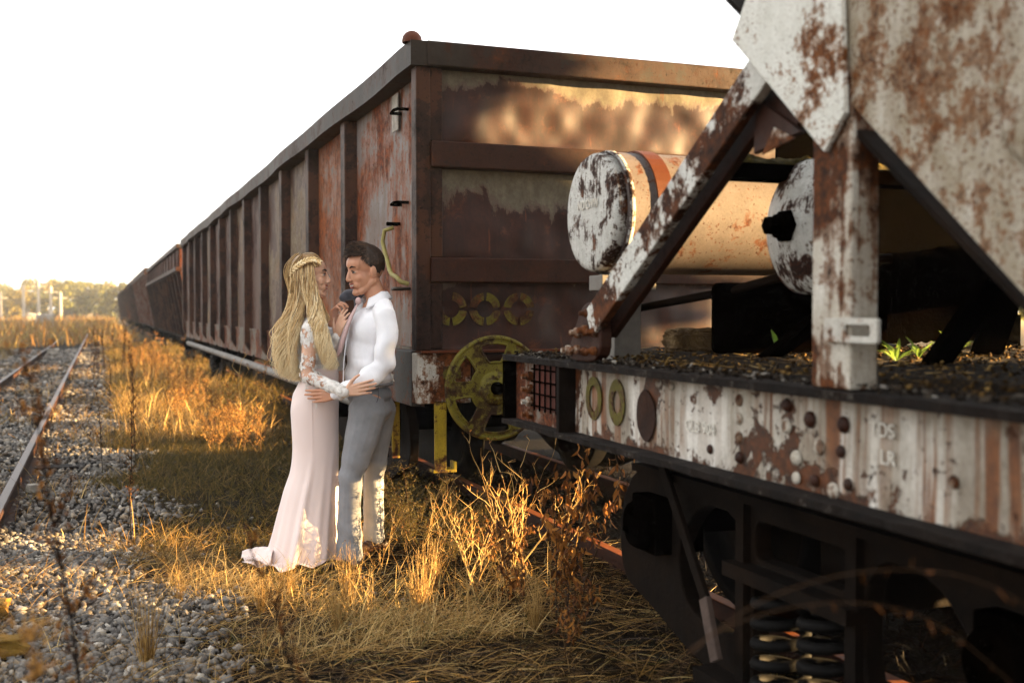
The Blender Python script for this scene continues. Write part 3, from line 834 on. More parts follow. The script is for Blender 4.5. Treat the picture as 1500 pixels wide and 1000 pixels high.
for s_, y, z in (('TDS', 2.195, 1.115), ('LR', 2.155, 1.05)):
    m = MB(); text_mb(m, s_, .050, (1.7675, y, z), (0, -1, 0), (0, 0, 1), .003, 1.0); m.build('lettering', M['letters'], h)
# rivets and bolts on the web
def rivet(y, z, r_, rusty=True, x=1.772):
    r_ *= .8; m = MB(); m.lathe([(r_ * 1.15, 0), (r_ * 1.05, -r_ * .25), (r_ * .8, -r_ * .48), (r_ * .4, -r_ * .60), (.001, -r_ * .62)], 14, 'x', (x, y, z))
    m.build('rivet', M['rust'] if rusty else M['post'], h)
for z in (.985, 1.045, 1.10, 1.155): rivet(2.785, z, .020, z < 1.0)
for (y, z) in ((2.545, 1.16), (2.545, 1.10), (2.50, 1.02), (2.44, 1.13), (2.40, 1.06), (2.30, 1.13), (2.31, 1.06), (2.28, .98), (2.42, .97), (2.34, .955), (2.50, .965)): rivet(y, z, random.uniform(.018, .026), random.random() < .7)
for (y, z) in ((1.915, 1.04), (1.665, 1.09), (1.66, 1.01), (3.20, 1.17), (2.95, .99)): rivet(y, z, .017, random.random() < .5)
for y in np.arange(1.3, -5, -.45):
    for z in (1.0, 1.1): rivet(y, z, .018, True)
# vertical post (two faces)
m = MB(); m.box(1.715, 1.80, 2.205, 2.36, 1.225, 2.02); m.build('post', M['post'], h, .006)
m = MB(); m.box(1.80, 1.845, 2.262, 2.345, 1.225, 2.0); m.build('post_web', M['dark_steel'], h, .003)
MB().plate([arc_rect(-.10, .10, -.030, .030, .008), arc_rect(-.075, .02, -.014, .014, .008)], .012, (1.707, 2.19, 1.372), (0, 1, 0), (0, 0, 1), .002).build('slotted_bracket', M['white_rust'], h)
# diagonal strut with foot lug and fork
m = MB(); 
m.bar((1.735, 3.74, 1.37), (1.735, 2.60, 2.10), .115, .035, (1, 0, 0))
m.build('strut', M['strut'], h, .005)
m = MB(); m.bar((1.80, 3.72, 1.36), (1.80, 2.58, 2.09), .030, .10, (0, .54, .84)); m.build('strut_flange', M['rust'], h, .004)
m = MB()
f2 = smooth_loop([(3.98, 1.225), (3.93, 1.30), (3.84, 1.43), (3.76, 1.46), (3.66, 1.40), (3.66, 1.225)], 2)
m.plate([[(a - 3.8, b - 1.3) for a, b in f2]], .05, (1.755, 3.8, 1.3), (0, 1, 0), (0, 0, 1), .008)
m.build('strut_foot', M['rust'], h)
for (y, z, r_) in ((3.93, 1.265, .030), (3.85, 1.27, .026), (3.78, 1.265, .024), (3.85, 1.335, .030), (3.78, 1.345, .030), (3.70, 1.34, .026), (3.70, 1.27, .024), (3.76, 1.41, .024)):
    m = MB(); r_ *= .78; m.lathe([(r_, 0), (r_, -.014), (r_ * .6, -.02), (r_ * .55, -.038), (.001, -.04)], 6, 'x', (1.728, y, z)); m.build('bolt', M['post'], h, .003)
# gussets
def gus(pts, x, th, mat_, nm):
    cy = sum(p[0] for p in pts) / len(pts); cz = sum(p[1] for p in pts) / len(pts)
    m = MB(); m.plate([[(a - cy, b - cz) for a, b in pts]], th, (x, cy, cz), (0, 1, 0), (0, 0, 1), .003); return m.build(nm, mat_, h)
gus([(2.712, 2.19), (2.61, 2.33), (2.31, 2.40), (2.22, 2.17), (2.205, 1.90), (2.283, 1.815)], 1.70, .016, M['white_plate'], 'gusset_plate')
gus([(2.70, 2.03), (2.71, 1.87), (2.48, 1.90), (2.53, 1.93)], 1.775, .02, M['rust'], 'corner_gusset')
gus([(2.60, 1.93), (2.66, 1.86), (2.50, 1.885)], 1.762, .004, M['white_rust'], 'gusset_patch')
gus([(2.62, 2.10), (2.70, 2.02), (2.55, 1.90), (2.44, 1.99)], 1.79, .02, M['rust'], 'corner_gusset')
# hopper body
def side_poly(): return [(2.30, 2.02), (2.20, 1.915), (.75, .68), (-.75, .68), (-4.6, 3.98), (4.66, 3.98), (2.62, 2.34), (2.40, 2.10)]
sp_ = [(2.245, 1.955), (.75, .69), (-.75, .69), (-4.6, 3.98), (4.75, 3.98), (4.75, 3.70)]
sp_ = [(4.80, 4.00), (4.80, 3.93), (2.62, 2.285), (2.20, 1.915), (.76, .66), (-.76, .66), (-4.7, 4.00)]
m = MB()
cy, cz = 1.0, 2.6
m.plate([[(a - cy, b - cz) for a, b in sp_]], .012, (1.722, cy, cz), (0, 1, 0), (0, 0, 1))
m.build('hopper_side', M['hopper'], h)
m = MB(); m.plate([[(a - cy, b - cz) for a, b in sp_]], .012, (4.48, cy, cz), (0, 1, 0), (0, 0, 1)); m.build('far_hopper_side', M['hopper'], h)
def qd(m, x0, x1, a, b, th):
    (ya, za), (yb, zb) = a, b
    d = Vector((0, yb - ya, zb - za)).normalized(); nn = Vector((0, -d.z, d.y)) * th
    v = [Vector((x0, ya, za)), Vector((x1, ya, za)), Vector((x1, yb, zb)), Vector((x0, yb, zb))]
    m.hexa(v + [p + nn for p in v])
m = MB(); qd(m, 1.73, 4.47, (.76, .67), (4.78, 3.93), .015); m.build('slope_sheet', M['under'], h)
m = MB(); qd(m, 1.73, 4.47, (-.76, .67), (-4.6, 3.93), -.015); m.build('slope_sheet', M['under'], h)
MB().box(1.74, 4.46, -.74, .74, .64, .665).build('hopper_door', M['under'], h)
MB().box(1.73, 4.47, 4.76, 4.79, 3.90, 4.0).build('top_chord', M['hopper'], h)
# round boss welded on the sheet
m = MB(); m.lathe([(.13, 0), (.128, -.012), (.11, -.02), (.001, -.022)], 30, 'x', (1.716, 1.60, 1.82)); m.build('patch_disc', M['hopper'], h)
# inner braces, levers, far posts
m = MB()
m.box(4.36, 4.46, 2.2, 2.36, 1.225, 2.0)
m.bar((4.42, 3.7, 1.3), (4.42, 2.6, 2.1), .10, .03, (1, 0, 0))
m.build('far_post', M['under'], h, .004)
for (a, b, w_) in (((2.6, 2.9, 1.24), (2.75, 2.35, 2.0), .14), ((3.3, 3.4, 1.24), (2.95, 2.7, 2.1), .12), ((2.35, 3.5, 1.24), (2.45, 3.1, 1.5), .10), ((3.7, 3.3, 1.24), (3.5, 2.4, 1.95), .16)):
    MB().bar(a, b, w_, .03).build('inner_brace', M['dark_steel'], h, .004)
MB().box(4.40, 4.42, 4.32, 4.6, 1.225, 1.40).build('gap_plate', M['dark_steel'], h)  # added dark plate closing a bright gap over the far sill
MB().plate([arc_rect(-.42, .42, -.13, .15, .03)], .02, (2.68, 3.75, 1.38), (1, 0, 0), (0, 0, 1), .003).build('valve_box', M['dark_steel'], h)
m = MB(); m.tube([(2.05, 4.1, 1.42), (2.35, 3.75, 1.50), (2.62, 3.5, 1.60), (2.85, 3.42, 1.62)], [.016, .018, .02, .02], 8); m.build('brake_lever', M['under'], h)
m = MB(); m.bar((1.90, 3.31, 1.905), (3.0, 3.31, 1.905), .10, .055); bm_ = m.build('cross_beam', M['dark_steel'], h, .004)
m = MB()
def mossf(u, v):
    x = 1.92 + 1.06 * u; y = 3.262 + .096 * v
    e = min(v, 1 - v) * 4; e = min(1, e)
    return Vector((x, y, 1.933 + e * (.016 + .022 * max(0, mn.noise(Vector((x * 26, y * 26, 0))) + .4))))
m.grid(mossf, 200, 10, False); m.build('moss_layer', M['moss'], bm_)
# deck clod
def clod(name, c, s, mat_, seed, lab, cat='clod'):
    m = MB()
    def f(u, v):
        th = 2 * PI * u; ph = PI * v
        q = Vector((math.sin(ph) * math.cos(th), math.sin(ph) * math.sin(th), math.cos(ph)))
        q = Vector([math.copysign(abs(a) ** .45, a) for a in q])
        k = 1 + .16 * mn.noise(q * 3 + Vector((seed, 0, 0))) + .10 * mn.noise(q * 11 + Vector((seed, 0, 0)))
        return Vector((q.x * s[0] * k, q.y * s[1] * k, q.z * s[2] * k)) + Vector(c)
    m.grid(f, 60, 30, False, True)
    o = m.build(name, mat_, None); tag(o, lab, cat)
    return o
clod('grit_clod', (2.40, 4.10, 1.29), (.135, .09, .055), M['clod'], 3, 'sunlit crumbly block of caked grit lying on the hopper wagon deck')
# tanks
def tank(y, z, x0, x1, r_, capmat, nut=False, strap=None):
    t_ = MB(); t_.lathe([(r_, x0), (r_, x1)], 48, 'x', (0, y, z)); tk = t_.build('air_tank', M['tank'], h)
    m = MB()
    if nut: pr = [(.001, -.085), (r_ * .3, -.080), (r_ * .6, -.058), (r_ * .85, -.028), (r_ * .97, -.004), (r_ * 1.0, .012)]
    else: pr = [(.001, -.052), (r_ * .85, -.050), (r_ * .93, -.046), (r_ * .97, -.030), (r_ * .985, -.0), (r_ * .96, .006), (r_ * 1.02, .012), (r_ * 1.02, .03), (r_, .034)]
    m.lathe([(a, x0 + b) for a, b in pr], 48, 'x', (0, y, z)); m.build('tank_cap', capmat, tk)
    m = MB(); m.lathe([(r_, x1), (r_ * .7, x1 + .05), (.001, x1 + .06)], 40, 'x', (0, y, z)); m.build('tank_end', M['tank'], tk)
    return tk
tk = tank(4.02, 1.815, 1.90, 2.95, .245, M['tank_cap'])
m = MB(); pts = []
for k in range(25):
    a = R(-20 + 220 * k / 24); pts.append((math.cos(a), math.sin(a)))
ov = []
for (c_, s_) in pts:
    for xx in (2.03, 2.10):
        for rr in (.247, .255): ov.append((xx, 4.02 - c_ * rr, 1.815 + s_ * rr))
F = []
for k in range(24):
    b = k * 4
    F += [(b, b + 2, b + 6, b + 4), (b + 1, b + 5, b + 7, b + 3), (b, b + 4, b + 5, b + 1), (b + 2, b + 3, b + 7, b + 6)]
m.add(ov, F); m.build('tank_strap', M['rust_orange'], tk)
m = MB(); text_mb(m, 'NO CWW', .052, (1.8485 - .004, 4.02 + .10, 1.83), (0, -1, 0), (0, 0, 1), .003, .8); m.build('lettering', M['letters'], tk)
m = MB(); m.box(1.93, 2.05, 3.95, 4.10, 1.22, 1.60); m.box(1.84, 2.08, 3.88, 4.0, 1.50, 1.56); m.build('tank_stand', M['pipe'], tk, .004)
tk2 = tank(3.20, 1.712, 2.30, 2.40, .235, M['tank_cap'], True)
m = MB(); m.lathe([(.062, .02), (.060, -.02), (.048, -.03), (.046, -.045), (.034, -.047), (.034, -.085), (.020, -.09), (.001, -.09)], 6, 'x', (2.225, 3.20, 1.712), False); m.build('drain_plug', M['dark_steel'], tk2, .003)
m = MB(); m.plate([smooth_loop([(-.10, -.19), (.07, -.20), (.13, -.05), (.12, .09), (.03, .14), (-.08, .10), (-.14, 0)], 2)], .004, (2.226, 3.20, 1.700), (0, -1, 0), (0, 0, 1)); 
# bogie under the near end
hb = bogie(h, 2.95); bogie(h, -3.4)
m = MB(); m.bar((2.04, 3.75, .82), (2.02, 3.38, .38), .045, .02, (1, 0, 0)); lv = m.build('release_lever', M['under'], h, .004)
m = MB(); m.bar((2.015, 3.385, .395), (2.00, 3.28, .20), .055, .024, (1, 0, 0)); tag(m.build('lever_tip', m_plain('dull pinkish paint', (.22, .17, .145), (.13, .095, .08), 14, .8, .5), lv, .004), 'pinkish white painted lever tip')
# ------------------------------------------------------------------ the couple
PS = 253.97                                    # picture pixels per metre at the couple's distance (6.3 m)
PROT = R(-20.68)
def person_root(name, label, px, w_=0.0):
    ux = Vector((math.cos(PROT), math.sin(PROT), 0)); uy = Vector((-math.sin(PROT), math.cos(PROT), 0))
    loc = Vector((1.3038, 6.2418, 0)) + ux * ((px - 500) / PS) + uy * w_
    loc.z = 0
    t = thing(name, label, 'person', loc, PROT)
    ORG[t.name] = Vector((0, 0, 0))
    return t
def LL(px0, w0=0.0):
    return lambda px, py, w_=0.0: Vector(((px - px0) / PS, w_ - w0, 1.42 + (455 - py) / PS))
def remesh(mb, voxel, name, m, parent, smooth=3, fold=None, solid=None):
    me = bpy.data.meshes.new('tmp'); me.from_pydata([tuple(v) for v in mb.v], [], mb.f); me.update()
    ob = bpy.data.objects.new('tmp', me); C.objects.link(ob)
    md = ob.modifiers.new('r', 'REMESH'); md.mode = 'VOXEL'; md.voxel_size = voxel; md.use_smooth_shade = True
    sm = ob.modifiers.new('s', 'SMOOTH'); sm.factor = .5; sm.iterations = smooth
    dg = bpy.context.evaluated_depsgraph_get()
    me2 = bpy.data.meshes.new_from_object(ob.evaluated_get(dg))
    bpy.data.objects.remove(ob); bpy.data.meshes.remove(me)
    n = len(me2.vertices)
    if fold:
        co = np.empty(n * 3); me2.vertices.foreach_get('co', co); co = co.reshape(-1, 3)
        no = np.empty(n * 3); me2.vertex_normals.foreach_get('vector', no); no = no.reshape(-1, 3)
        co = co + no * fold(co)[:, None]
        me2.vertices.foreach_set('co', co.ravel()); me2.update()
    me2.polygons.foreach_set('use_smooth', np.ones(len(me2.polygons), dtype=bool))
    me2.materials.clear(); me2.materials.append(m)
    me2.name = name
    o = bpy.data.objects.new(name, me2); C.objects.link(o); o.parent = parent
    ORG[o.name] = Vector((0, 0, 0))
    return o
def place_mb(dst, src, mat4):
    b = len(dst.v)
    dst.v.extend([tuple(mat4 @ Vector(p)) for p in src.v]); dst.f.extend([tuple(i + b for i in f) for f in src.f]); dst.sm.extend(src.sm)
def head_mb(male):
    m = MB()
    m.ell((-.012, 0, .045), (.100, .076, .088), 28, 18)
    m.ell((-.030, 0, .020), (.080, .070, .080), 24, 14)
    m.ell((.030, 0, -.020), (.062, .060, .088), 24, 16)
    m.ell((.045, 0, .045), (.048, .062, .055), 20, 12)
    jw = .060 if male else .050
    m.ell((.022, 0, -.032), (.066, .066 if male else .058, .078), 24, 16)
    m.ell((.0, 0, -.02), (.06, .068 if male else .062, .06), 24, 16)
    for s in (-1, 1):
        m.cap((-.012, s * jw, -.050), (.052, s * .026, -.098), .022, .020)
        m.cap((-.020, s * .062, .0), (-.012, s * jw, -.050), .018, .020)
        m.ell((.052, s * .034, -.026), (.029, .026, .030), 14, 10)      # cheek
        m.cap((.078, s * .010, .030), (.064, s * .044, .026), .0095 if male else .008, .009)   # brow
        m.ell((.056, s * .030, .004), (.024, .022, .022), 14, 10)       # fills the socket
        m.ell((.060, s * .020, -.060), (.028, .026, .026), 14, 10)      # muzzle side
        # ear
        m.ell((-.008, s * .079, -.002), (.020, .010, .032), 14, 10, Matrix.Rotation(R(-12), 3, 'Y'))
        m.ell((-.004, s * .076, -.026), (.011, .009, .013), 10, 8)
    m.ell((.066, 0, -.104), (.022, .026, .018), 16, 10)                # chin
    m.cap((.030, 0, -.085), (.066, 0, -.095), .036, .018)
    m.cap((.085, 0, .020), (.1045, 0, -.026), .009, .0120)              # nose
    m.cap((.084, 0, -.020), (.102, 0, -.030), .014, .0120)
    for s in (-1, 1): m.ell((.098, s * .012, -.034), (.012, .009, .008), 10, 8)
    return m
def hand_mb(m, wrist, d, n, t, curl=(20, 30, 20), spread=5, s=1.0, thumb=True, tc=0.5):
    """d = along the hand, n = out of the palm, t = towards the thumb"""
    d = Vector(d).normalized(); n = Vector(n); n = (n - d * n.dot(d)).normalized(); t = Vector(t)
    t = (t - d * t.dot(d) - n * t.dot(n)).normalized(); w0 = Vector(wrist)
    L = [(.030, .046, .026, .021), (.011, .050, .030, .022), (-.008, .047, .028, .021), (-.027, .037, .022, .018)]
    for i, (o, a, b, c) in enumerate(L):
        kn = w0 + d * (.088 - abs(o - .011) * .25) * s + t * o * s
        m.cap(w0 + t * o * .45 * s, kn, .0125 * s, .0105 * s, 10)
        if i < 3: m.cap(w0 + d * .03 * s + t * (o - .009) * .8 * s, kn - t * .009 * s - d * .006 * s, .0115 * s, .0095 * s, 10)
        fan = R(spread * (1.5 - i)); dd = (d * math.cos(fan) + t * math.sin(fan)).normalized()
        p = kn; ang = 0
        for j, sg in enumerate((a, b, c)):
            ang += R(curl[j] + i * 3)
            q = p + (dd * math.cos(ang) + n * math.sin(ang)) * sg * s
            m.cap(p, q, (.0092 - .0008 * j) * s, (.0084 - .0009 * j) * s, 10); p = q
    if thumb:
        p = w0 + d * .022 * s + t * .022 * s
        for j, (sg, a) in enumerate(((.042, 48), (.032, 34), (.026, 22))):
            dd = (d * math.cos(R(a)) + t * math.sin(R(a)) + n * tc * .4).normalized()
            q = p + dd * sg * s
            m.cap(p, q, (.0135 - .002 * j) * s, (.0115 - .002 * j) * s, 10); p = q
def chain(m, pts, rs):
    for i in range(len(pts) - 1): m.cap(pts[i], pts[i + 1], rs[i], rs[i + 1], 16)
def fnoise(co, sc, seed=0.0):
    """cheap smooth vector noise from sines"""
    x, y, z = co[:, 0], co[:, 1], co[:, 2]
    return (np.sin(x * 13.1 * sc + z * 7.7 * sc + seed) + np.sin(y * 11.3 * sc - z * 9.1 * sc + 2.1 + seed) + np.sin((x + y) * 17.9 * sc + z * 5.3 * sc + 4 * seed)
            + .5 * np.sin(x * 31 * sc - z * 27 * sc + seed)) / 3.5

# ---- materials
def m_skin(name, base, dark):
    n = NT(name); n.gam = 1
    c = n.mix(n.step(n.noise(None, 9, 5, .6), .35, .7), base, dark)
    c = n.mix(n.math('MULTIPLY', n.step(n.noise(None, 28, 4, .6), .5, .75), .25), c, (.50, .17, .11))
    return n.fin(c, .48, n.bump(n.noise(None, 140, 3, .6), .12, .001), spec=.4, Subsurface_Weight=.12, Subsurface_Radius=(.012, .004, .002), Subsurface_Scale=1.0)
def m_cloth(name, c1, c2, sc=4, weave=420, b=.25, rough=.85, sheen=.2):
    n = NT(name); n.gam = 1
    c = n.mix(n.step(n.noise(None, sc, 5, .6), .3, .7), c1, c2)
    h = n.math('ADD', n.noise(None, weave, 2, .5), n.math('MULTIPLY', n.noise(n.map(n.P, scale=(1, 1, .6)), 16, 5, .6, .8), 3.0))
    return n.fin(c, rough, n.bump(h, b, .002), spec=.2, Sheen_Weight=sheen)
SKM = m_skin('man skin', (.56, .29, .18), (.49, .235, .14))
SKW = m_skin('woman skin', (.66, .40, .275), (.59, .34, .225))
SHIRT = m_cloth('white shirt cotton', (.86, .86, .89), (.82, .82, .86), 3, 500, .7)
TIE = m_cloth('pale pink tie silk', (.60, .42, .40), (.53, .36, .35), 30, 300, .2, .5)
TROU = m_cloth('grey suit wool', (.26, .265, .28), (.20, .205, .22), 14, 300, .35)
JACK = m_cloth('slate grey jacket wool', (.075, .082, .10), (.055, .060, .075), 14, 300, .3)
DRESS = m_cloth('blush satin dress', (.80, .665, .625), (.77, .63, .59), 3, 600, .15, .55, .3)
SHOE = m_plain('brown leather shoe', (.075, .040, .022), (.12, .07, .04), 12, .45, .1)
TEETH = m_plain('teeth', (.85, .82, .76), (.8, .76, .7), 10, .3, 0)
LIP = m_plain('lips', (.58, .27, .24), (.52, .23, .2), 20, .4, .05)
EYE = m_plain('eye white', (.60, .56, .52), (.55, .5, .46), 20, .25, 0)
IRIS = m_plain('dark iris', (.030, .018, .012), (.02, .012, .01), 20, .2, 0)
LASH = m_plain('dark lashes and brows', (.035, .020, .012), (.05, .03, .018), 20, .8, 0)

def face_bits(parent, T, male, eye_open=.55):
    def put(m, name, mt):
        d = MB(); place_mb(d, m, T); return d.build(name, mt, parent, local=True)
    for s in (-1, 1):
        m = MB(); m.ell((.0765, s * .030, .006), (.0115, .014, .0075 * eye_open + .002), 14, 8); e = put(m, 'eye', EYE)
        m = MB(); m.ell((.0850, s * .031, .005), (.004, .0062, .0045), 10, 6); put(m, 'iris', IRIS)
        m = MB(); m.tube([(.084, s * .016, .012), (.0895, s * .028, .0155), (.083, s * .043, .010)], [.0018, .0032, .0022], 6); put(m, 'eyelid', LASH)
        bz = .031
        m = MB(); m.tube([(.091, s * .012, bz), (.0885, s * .028, bz + .007), (.074, s * .048, bz + .001)], [.003, .0048 if male else .0035, .0018], 7); put(m, 'eyebrow', LASH)
    m = MB(); m.tube([(.078, -.027, -.053), (.0915, -.012, -.0535), (.0925, 0, -.0545), (.0915, .012, -.0535), (.078, .027, -.053)], [.0015, .0035, .004, .0035, .0015], 7); put(m, 'upper_lip', LIP)
    m = MB(); m.tube([(.078, -.027, -.054), (.0885, -.013, -.0705), (.0905, 0, -.0740), (.0885, .013, -.0705), (.078, .027, -.054)], [.0015, .0035, .0048, .0035, .0015], 7); put(m, 'lower_lip', LIP)
    m = MB(); m.ell((.0835, 0, -.0630), (.0080, .0205, .0055), 14, 8); put(m, 'teeth', TEETH)

# ================= man
man = person_root('person', 'man in white shirt, pink tie and grey trousers leaning back on the rusty wagon', 520, 0)
P = LL(520)
body = MB()
TH_M = Matrix.Translation(P(534, 398, .01)) @ Matrix.Rotation(R(180 + 36), 4, 'Z') @ Matrix.Rotation(R(9), 4, 'Y') @ Matrix.Scale(1.08, 4)
hm = head_mb(True); place_mb(body, hm, TH_M)
chain(body, [P(541, 412, .02), P(550, 432, .02), P(552, 448, .03)], [.060, .058, .062])
chain(body, [P(548, 455, .03), P(545, 500, .02), P(538, 545, .02), P(540, 585, .02)], [.075, .10, .09, .08])
shN, shF = P(569, 462, -.13), P(526, 458, .17)
chain(body, [P(550, 452, .03), shN], [.05, .045]); chain(body, [P(550, 452, .03), shF], [.05, .045])
elN, wrN = P(566, 533, -.18), P(503, 573, -.245)
chain(body, [shN, elN, wrN], [.045, .036, .026])
elF, wrF = P(497, 512, .13), P(487, 474, .0)
chain(body, [shF, elF, wrF], [.045, .036, .027])
hand_mb(body, wrN, P(460, 577, -.235) - wrN, (-.15, 1, 0), (0, 0, 1), (4, 12, 10), 2.5, 1.02, tc=.2)
hand_mb(body, wrF, P(492, 440, -.015) - wrF, (.75, -.25, 0), (.5, .8, .1), (35, 55, 35), 3, 1.0, tc=.9)
for (a, b, c) in (((545, 590, -.05), (519, 690, -.09), (515, 800, -.07)), ((550, 592, .09), (543, 700, .11), (543, 800, .12))):
    chain(body, [P(*a), P(*b), P(*c)], [.075, .05, .035]); chain(body, [P(*c), P(c[0] - 14, c[1] + 16, c[2] - .05)], [.035, .025])
bm = remesh(body, .0036, 'body', SKM, man, 6)
# hollow the eye sockets a little and put the features on
face_bits(bm, TH_M, True, .30)
# shirt
s_ = MB()
s_.ell(P(543, 487, .02), (.128, .150, .165), 24, 16)
s_.ell(P(540, 512, .02), (.131, .142, .15), 24, 16)
s_.ell(P(538, 535, .02), (.130, .135, .15), 24, 16)
s_.ell(P(540, 557, .02), (.128, .125, .06), 24, 12)
chain(s_, [P(552, 446, .03), P(562, 452, -.04), shN], [.060, .064, .062])
chain(s_, [P(552, 446, .03), P(538, 450, .10), shF], [.060, .058, .056])
elNs = P(567, 533, -.18)
chain(s_, [shN, P(572, 500, -.175), elNs, P(542, 554, -.235), wrN], [.066, .064, .060, .050, .038])
chain(s_, [shF, elF, P(487.5, 482, .02)], [.060, .050, .036])
def shirt_fold(co):
    x, y, z = co[:, 0], co[:, 1], co[:, 2]
    arm = np.exp(-((z - 1.13) / .09) ** 2)
    f = .0060 * np.sin(42 * (z * .8 + x * .7) + 3 * fnoise(co, .5)) * (.35 + .9 * np.exp(-((z - 1.07) / .07) ** 2) + .5 * arm)
    f += .0045 * np.sin(30 * (x * .9 - z * .9) + 4 * fnoise(co, .35, 2)) + .004 * fnoise(co, .8, 1.0)
    return f
shirt = remesh(s_, .006, 'shirt', SHIRT, man, 16, shirt_fold)
# button placket
m = MB(); m.tube([P(527, 450, -.088), P(518, 470, -.124), P(512, 500, -.132), P(508, 530, -.122), P(507, 557, -.115)], .0035, 6); m.build('placket', SHIRT, shirt, local=True)
# cuffs, collar, placket
for (a, b, r0) in ((wrN + (P(520, 565, -.24) - wrN).normalized() * .045, wrN, .034), (P(488, 488, .03), P(487, 476, .004), .037)):
    m = MB(); d = (b - a); m.tube([a, a + d * .05, b - d * .06, b, b], [r0, r0 + .004, r0 + .005, r0 + .003, r0 - .006], 20, False); m.build('cuff', SHIRT, shirt, local=True)
FW = Vector((-.80, -.60, 0)); LF = Vector((.60, -.80, 0))     # chest facing and its left
nk = P(549, 436, .02)
m = MB()
def collar(u, v):
    a = R(32) + R(296) * u          # from one side of the throat round the nape to the other
    dirv = FW * math.cos(a) + LF * math.sin(a)
    front = max(0, math.cos(a))
    top = .030 + .016 * (1 - front) 
    rr = .066 + .004 * front
    c0 = nk + Vector((0, 0, -.012 - .030 * front))
    if v < .5:
        k = v / .5; return c0 + dirv * (rr + .002) + Vector((0, 0, top * k))
    k = (v - .5) / .5
    return c0 + dirv * (rr + .006 + .024 * k + .016 * front * k) + Vector((0, 0, top - (.040 + .026 * front) * k))
m.grid(collar, 48, 8); c_ = m.build('collar', SHIRT, shirt, local=True)
sd = c_.modifiers.new('s', 'SOLIDIFY'); sd.thickness = .003
# tie
m = MB()
kn = P(527, 441, -.055)
tp = [P(526, 446, -.070), P(519, 462, -.112), P(512, 480, -.125), P(506, 498, -.125), P(501, 515, -.12), P(499, 522, -.115)]
tw = [.012, .020, .025, .028, .030, .004]
vv = []
for p, w_ in zip(tp, tw):
    sd_ = Vector((.80, -.52, .28)).normalized()
    vv += [p - sd_ * w_, p + FW * .006, p + sd_ * w_, p - FW * .004]
F = []
for i in range(len(tp) - 1):
    for k in range(4): F.append((i * 4 + k, i * 4 + (k + 1) % 4, i * 4 + 4 + (k + 1) % 4, i * 4 + 4 + k))
m.add(vv, F, True); tie = m.build('tie', TIE, man, local=True)
m = MB(); m.ell(kn, (.018, .017, .022), 14, 10); m.build('tie_knot', TIE, tie, local=True)
# trousers
t_ = MB()
t_.ell(P(540, 578, .02), (.130, .120, .075), 24, 14)
t_.ell(P(542, 600, .01), (.125, .118, .090), 24, 14)
chain(t_, [P(541, 600, -.05), P(530, 645, -.08), P(517, 692, -.095), P(514, 740, -.085), P(514, 790, -.075), P(514, 812, -.075)], [.108, .094, .072, .066, .070, .074])
chain(t_, [P(553, 600, .07), P(548, 650, .09), P(543, 705, .11), P(543, 795, .12)], [.098, .080, .062, .060])
def trou_fold(co):
    x, y, z = co[:, 0], co[:, 1], co[:, 2]
    f = .0045 * np.sin(46 * (z + .35 * x) + 2.5 * fnoise(co, .5)) * (np.exp(-((z - .50) / .07) ** 2) + .6 * np.exp(-((z - .12) / .10) ** 2) + .5 * np.exp(-((z - .88) / .06) ** 2) + .15)
    f += .004 * np.sin(55 * x + 5 * z) * np.clip((.5 - z) * 3, 0, 1) + .003 * fnoise(co, .9, 1.3)
    return f
tr_ = remesh(t_, .006, 'trousers', TROU, man, 3, trou_fold)
# slanted pocket and belt line
m = MB(); m.tube([P(557, 565, -.107), P(558, 578, -.118), P(553, 594, -.120)], .0022, 6); m.build('pocket_seam', JACK, tr_, local=True)
m = MB()
for k in range(41):
    a = 2 * PI * k / 40
m.tube([P(539.5, 563, .02) + Vector((.131 * math.cos(2 * PI * k / 40), .127 * math.sin(2 * PI * k / 40), .002)) for k in range(41)], .009, 8, False); m.build('waistband', TROU, tr_, local=True)
for (a, w_) in (((514, 822), -.10), ((543, 808), .10)):
    q = P(a[0], a[1], w_); m = MB()
    m.cap(q + Vector((.05, .02, .012)), q + Vector((-.02, -.012, .012)), .036, .038); m.cap(q + Vector((-.02, -.012, .004)), q + Vector((-.125, -.062, -.004)), .036, .026)
    m.build('shoe', SHOE, man, local=True)
# man's hair: cap + swept strands
def strands_mesh(name, curves, radii, m, parent, tint, ns=4):
    """curves (N,K,3), radii (N,K) -> one mesh of tapering tubes"""
    Cc = np.asarray(curves, dtype=np.float64); N, K, _ = Cc.shape
    T = np.gradient(Cc, axis=1); T /= np.linalg.norm(T, axis=2, keepdims=True) + 1e-9
    ref = np.array([.31, .87, .38]); A = np.cross(T, ref); A /= np.linalg.norm(A, axis=2, keepdims=True) + 1e-9
    B = np.cross(T, A); rad = np.asarray(radii)
    V = np.stack([Cc + (A * math.cos(2 * PI * k / ns) + B * math.sin(2 * PI * k / ns)) * rad[:, :, None] for k in range(ns)], 2)
    idx = np.arange(N * K * ns).reshape(N, K, ns)
    a = idx[:, :-1, :]; b = np.roll(idx, -1, 2)[:, :-1, :]; c = np.roll(idx, -1, 2)[:, 1:, :]; d = idx[:, 1:, :]
    F = np.stack([a, b, c, d], -1).reshape(-1, 4)
    o = np_mesh(name, V.reshape(-1, 3), F, m, True, parent)
    at = o.data.attributes.new('tint', 'FLOAT', 'POINT')
    tt = np.broadcast_to(np.asarray(tint).reshape(N, -1, 1), (N, K, ns)).reshape(-1)
    at.data.foreach_set('value', tt.astype(np.float32))
    ORG[o.name] = Vector((0, 0, 0))
    return o
MHAIR = m_rand('dark brown short hair', [(0, (.06, .038, .024)), (.6, (.13, .080, .048)), (1, (.24, .155, .10))], .55, .4)
m = MB()
